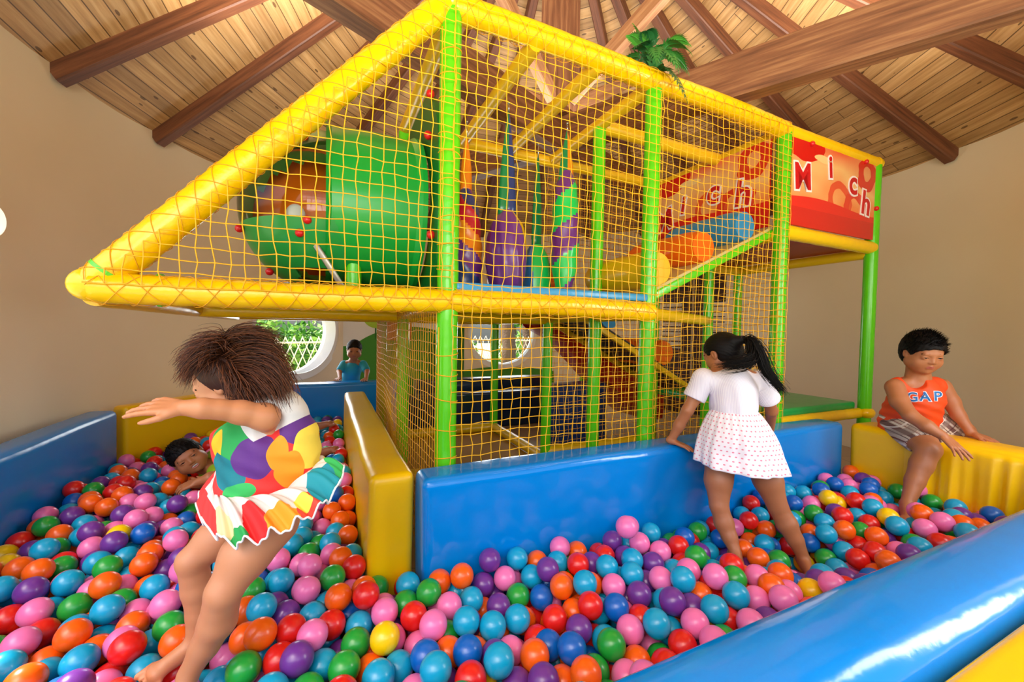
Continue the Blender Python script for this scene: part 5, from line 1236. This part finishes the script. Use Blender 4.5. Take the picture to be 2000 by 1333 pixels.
# ------------------------------------------------------------------ laughing boy lying among the balls
def build_lying_boy():
    o = W(460, 900, 2.75); root = empty('person', o); tag(root, 'laughing boy in green shirt lying among the balls behind the jumping girl', 'person')
    F = Field(); hh = .215; hc = W(366, 893, 2.50); R, P = head(F, hc, (.66, -.74, .05), (-.44, -.34, .74), hh, smile=1, eye_open=.5, neck=W(402, 912, 2.60), neck_r=.2, chub=1.15)
    nk = W(402, 912, 2.6); ch = W(430, 912, 2.68); pe = W(520, 880, 3.0); F.cap(nk, ch, .045, .09, .03); F.cap(ch, pe, .092, .095, .03); OBST.append((ch, pe, .11))
    a = W(424, 922, 2.52); b = W(418, 893, 2.72); F.cap(nk, a, .034, .038, .03); F.cap(nk, b, .034, .038, .03)
    el = W(440, 925, 2.40); w1 = W(384, 943, 2.34); limb(F, [a, el, W(410, 934, 2.36), w1], [.042, .033, .031, .021], .014); hand(F, w1, W(340, 958, 2.30) - w1, (-.1, -.4, .9), .12, 1, curl=.25, r=.0065)
    w2 = W(396, 948, 2.44); limb(F, [b, W(412, 955, 2.54), w2], [.038, .03, .02], .014, ob=False); hand(F, w2, W(350, 938, 2.43) - w2, (0, -.65, .75), .115, 1, curl=.35, spread=.14, r=.0068)
    for (h_, k_, a_, t_) in ((W(515, 870, 3.05), W(565, 838, 3.35), W(618, 832, 3.55), W(662, 816, 3.6)), (W(525, 892, 2.98), W(580, 905, 3.0), W(622, 884, 3.08), W(662, 868, 3.12))):
        limb(F, [h_, k_], [.078, .052], .02); limb(F, [k_, k_.lerp(a_, .4), a_], [.048, .045, .028], .014); foot(F, a_, t_, (0, -.2, 1), .17, .023)
    body_obj('body', F, .004, [M_SKIN2, M_LIP], root, lips_paint(P, R, hh, np.array(hc))); face_parts(P, R, hh, root, smile=1, eye_open=.5)
    H = cap_hair(root, P, R, hh, hc, grow=1.07); body_obj('hair', H, .004, M_HAIR, root); strands('hair_tufts', short_tufts(P, R, hh, 900, .10, (.1, .4, .1), 2, zmin=.02), M_HAIR, root)
    D = Field(); D.cap(W(412, 912, 2.62), ch, .07, .104, .03); D.cap(ch, W(505, 884, 2.95), .106, .112, .03); D.cap(a, a.lerp(el, .55), .053, .050, .02); D.cap(b, W(408, 925, 2.60), .05, .046, .02)
    D.ell(W(396, 911, 2.55), np.eye(3), (.055, .06, .055), .008, '-'); body_obj('shirt', D, .0045, [mat('lime_jersey', '#8db414', .7)], root)
    S_ = Field(); S_.cap(W(505, 884, 2.95), pe, .115, .115, .02); S_.cap(pe, W(550, 848, 3.25), .10, .082, .02); S_.cap(pe, W(565, 900, 3.0), .10, .082, .02); body_obj('shorts', S_, .005, [mat('grey_shorts', '#4d5157', .8)], root)
build_lying_boy()
# ================================================================== THE BALLS: dropped one by one and rolled to rest
BR = .045; DB = 2*BR
PC = dict(red='#e01d17', orange='#f7630c', sky='#0aa3cf', blue='#0561bd', pink='#f378b6', green='#1ea038', purple='#6d3290', yellow='#f8cc05')
names = ['sky', 'pink', 'orange', 'red', 'purple', 'green', 'blue', 'yellow']; probs = np.array([.21, .17, .155, .15, .11, .095, .075, .035]); probs /= probs.sum()
def in_pit(x, y, m=.0):
    s, t = SINV((x, y, 0)); ok = False
    if -1.79+m < s < -.345-m and -1.22+m < t < 2.80-m: ok = True
    if -1.79+m < s < 2.75-m and -1.22+m < t < (-.236-m if s > -.16-m else (-.13-m if s > -.35-m else 9)): ok = True
    if not ok: return False
    # yellow barrier at the left
    a = Vector((-2.715, 2.86)); b = Vector((-2.33, 4.16)); d = (b-a).normalized(); q = Vector((x, y)) - a
    if t > 1.7 and (q.x*d.y - q.y*d.x) < m: return False
    if t > 1.7 and q.dot(d) > 1.5: return False
    return Vector((x-CX, y-CY)).length < R0-.1
def base_h(x, y):
    s, t = SINV((x, y, 0)); h = .135 + .035*math.sin(s*2.3+1)*math.cos(t*2.1) + .02*math.sin(s*5.1+t*4)
    h += .05*math.exp(-((s-2.45)**2 + (t+.75)**2)/.35)                       # heaped near the sitting boy
    h -= .06*math.exp(-((s-1.45)**2 + (t+.62)**2)/.10)                      # trodden down round the standing girl
    h -= .05*math.exp(-((s+.45)**2 + (t+.65)**2)/.05)
    h -= .05*math.exp(-((s-.15)**2 + (t+.5)**2)/.06)
    return h
cell = DB; grid = {}
def near(x, y):
    i, j = int(math.floor(x/cell)), int(math.floor(y/cell))
    for a in (-1, 0, 1):
        for b in (-1, 0, 1):
            for q in grid.get((i+a, j+b), ()): yield q
def rest(x, y):
    z = base_h(x, y) - DB*.9
    for (a, b, c) in near(x, y):
        d2 = (x-a)**2 + (y-b)**2
        if d2 < DB*DB: z = max(z, c + math.sqrt(DB*DB-d2))
    return z
balls = []; pr = random.Random(11)
cand = []
xs = np.arange(-3.2, 3.0, .1)
def try_drop(x, y, zmax):
    z = rest(x, y); st = .03
    for it in range(22):
        imp = False
        for q in range(6):
            a = pr.random()*2*PI; nx, ny = x + st*math.cos(a), y + st*math.sin(a)
            if not in_pit(nx, ny, BR): continue
            nz = rest(nx, ny)
            if nz < z-1e-5: x, y, z = nx, ny, nz; imp = True; break
        if not imp: st *= .6
    if z > zmax(x, y): return False
    p = Vector((x, y, z))
    for (a, b, r) in OBST:
        ab = b-a; L = ab.length_squared; u = 0 if L < 1e-9 else max(0, min(1, (p-a).dot(ab)/L))
        if (p - (a + ab*u)).length < r + BR*.93: return False
    balls.append((x, y, z)); grid.setdefault((int(math.floor(x/cell)), int(math.floor(y/cell))), []).append((x, y, z)); return True
pts = [(x + pr.uniform(-.04, .04), y + pr.uniform(-.04, .04)) for x in np.arange(-3.1, 3.0, .062) for y in np.arange(.2, 4.7, .062)]
pts = [p for p in pts if in_pit(p[0], p[1], BR)]
def seen(x, y):
    px, py, d = PX((x, y, .25)); return d > .1 and -160 < px < 2160 and py < 1500
pts = [p for p in pts if seen(*p)]
pr.shuffle(pts)
for p in pts: try_drop(p[0], p[1], lambda x, y: base_h(x, y) + .135)
pr.shuffle(pts)
for p in pts: try_drop(p[0], p[1], lambda x, y: base_h(x, y) + .125)
# a few single balls the photo shows lying on top or in the air
def beside(px, py, d, c): return (W(px, py, d), c)
special = [(W(1224, 1030, 1.72), 'pink')]
cols = [names[i] for i in rng.choice(len(names), size=len(balls), p=probs)]
for p, c in special: balls.append(tuple(p)); cols.append(c)
# how large each shows: coarse depth buffer over ball discs
w_, h_ = 500, 333; zb = np.full((h_, w_), 1e9); ib = np.full((h_, w_), -1, int)
yy, xx = np.mgrid[0:h_, 0:w_]
A0 = np.array(PX(S(-1.9, -1.22, .6))[:2]); A1 = np.array(PX(S(3.3, -1.22, .6))[:2])
for i, b in enumerate(balls):
    px, py, d = PX(b)
    if d < .2: continue
    cx, cy = px/4, py/4; r = BR*FPX/d/4*1.05
    x0, x1, y0, y1 = int(max(0, cx-r*1.7)), int(min(w_, cx+r*1.7+1)), int(max(0, cy-r*1.5)), int(min(h_, cy+r*1.5+1))
    if x0 >= x1 or y0 >= y1: continue
    X = xx[y0:y1, x0:x1]; Y = yy[y0:y1, x0:x1]; m = ((X-cx)**2 + (Y-cy)**2 < (r*1.12)**2)
    lim = (1325 + (X*4-1050)*(-320/950)) ; m &= ~((Y*4 > lim) & (X*4 > 1040))
    z = zb[y0:y1, x0:x1]; m &= z > d; z[m] = d; ib[y0:y1, x0:x1][m] = i
cnt = np.bincount(ib[ib >= 0].ravel(), minlength=len(balls))
order = np.argsort(-cnt)
big = [i for i in order[:300]]; bigset = set(big)
BM = {}
for k, v in PC.items():
    t = NT('ball_' + k); t.b.inputs['Base Color'].default_value = lin(v); t.b.inputs['Roughness'].default_value = .30; t.b.inputs['Specular IOR Level'].default_value = .5
    t.b.inputs['Coat Weight'].default_value = .15; t.b.inputs['Coat Roughness'].default_value = .1
    BM[k] = t.m
def ball_mesh(k):
    mb = MB(); ball(mb, (0, 0, 0), BR, 36, 24)
    V = []
    for v in mb.v:
        p = Vector(v); z = abs(p.z)/BR; V.append(tuple(p*(1 - .006*math.exp(-(z/.02)**2))))
    mb.v = V; me = bpy.data.meshes.new('pit_ball_' + k); me.from_pydata(mb.v, [], mb.f); me.materials.append(BM[k]); me.polygons.foreach_set('use_smooth', [True]*len(me.polygons)); return me
BMESH = {k: ball_mesh(k) for k in names}
CN = dict(sky='sky blue', blue='royal blue')
def place(p):
    s, t = SINV(p)
    if t > 1.4: return 'far left'
    if t > .5: return 'by the lying boy'
    if s < -.9 and t < -.55: return 'near left corner'
    if t > -.2: return 'beside yellow divider'
    if s < -.05: return 'by the jumping girl'
    if s < .9: return 'below blue barrier' if t > -.75 else 'near middle'
    if s < 1.9: return 'by the standing girl' if t > -.8 else 'by the near barrier'
    return 'below sitting boy'
vis = [i for i in range(len(balls)) if cnt[i] > 3]; vp = np.array([PX(balls[i])[:2] for i in vis])
def nbs(i):
    px, py, d = PX(balls[i]); q = vp - np.array([px, py]); dist = np.hypot(q[:, 0], q[:, 1]); R_ = BR*FPX/d; out = []
    for nm_, vec in (('left', (-1, 0)), ('right', (1, 0)), ('above', (0, -1)), ('below', (0, 1))):
        c = q @ np.array(vec)/np.maximum(dist, 1e-6); ok = (c > .72) & (dist > 1) & (dist < R_*3.6)
        if ok.any(): k = np.argmin(np.where(ok, dist, 1e9)); out.append('%s %s' % (cols[vis[k]], nm_))
    return out
used = {}
for i in big:
    o = bpy.data.objects.new('pit_ball', BMESH[cols[i]]); C.objects.link(o); o.location = balls[i]; o.rotation_euler = (rng.random()*6, rng.random()*6, 0)
    cn = CN.get(cols[i], cols[i]); pl_ = place(balls[i]); nb = nbs(i); lab = '%s ball %s, with %s' % (cn, pl_, ', '.join(nb)) if nb else '%s ball %s lying by itself' % (cn, pl_)
    used.setdefault(lab, []).append(o); tag(o, lab, 'ball', 'colourful balls in the pit')
for lab, oo in used.items():
    if len(oo) > 1:
        oo.sort(key=lambda o: -PX(o.location)[1])
        for o, w_o in zip(oo, ('nearest of such', 'farther of such', 'farthest of such')): o['label'] = lab.replace(' ball', ' ball,', 1).replace(',,', ',') + ', ' + w_o
bi = {k: j for j, k in enumerate(names)}
base = MB(); ball(base, (0, 0, 0), BR, 24, 16); bv_ = np.array(base.v); q4 = np.array([f for f in base.f if len(f) == 4]); q3 = [f for f in base.f if len(f) == 3]
rest_i = [i for i in range(len(balls)) if i not in bigset]
V = []; Fq = []; Mi = []
for n_, i in enumerate(rest_i):
    V.append(bv_ + np.array(balls[i])); k = n_*len(bv_); Fq.extend([tuple(int(c) + k for c in f) for f in base.f]); Mi.extend([bi[cols[i]]]*len(base.f))
V = np.concatenate(V); me = bpy.data.meshes.new('pit_balls'); me.from_pydata(V.tolist(), [], Fq)
for k in names: me.materials.append(BM[k])
me.polygons.foreach_set('material_index', Mi); me.polygons.foreach_set('use_smooth', [True]*len(me.polygons)); me.update()
o = bpy.data.objects.new('pit_balls', me); C.objects.link(o); tag(o, 'mass of smaller looking colourful plastic balls filling the pit', 'balls', kind='stuff')
print('BALLS', len(balls), len(big), 'vis', int((cnt > 0).sum()), cnt[order[299]])

for lab, oo in used.items():
    for o in oo:
        while len(o['label'].split()) > 16:
            q = o['label'].split(', '); q.pop(-2); o['label'] = ', '.join(q)
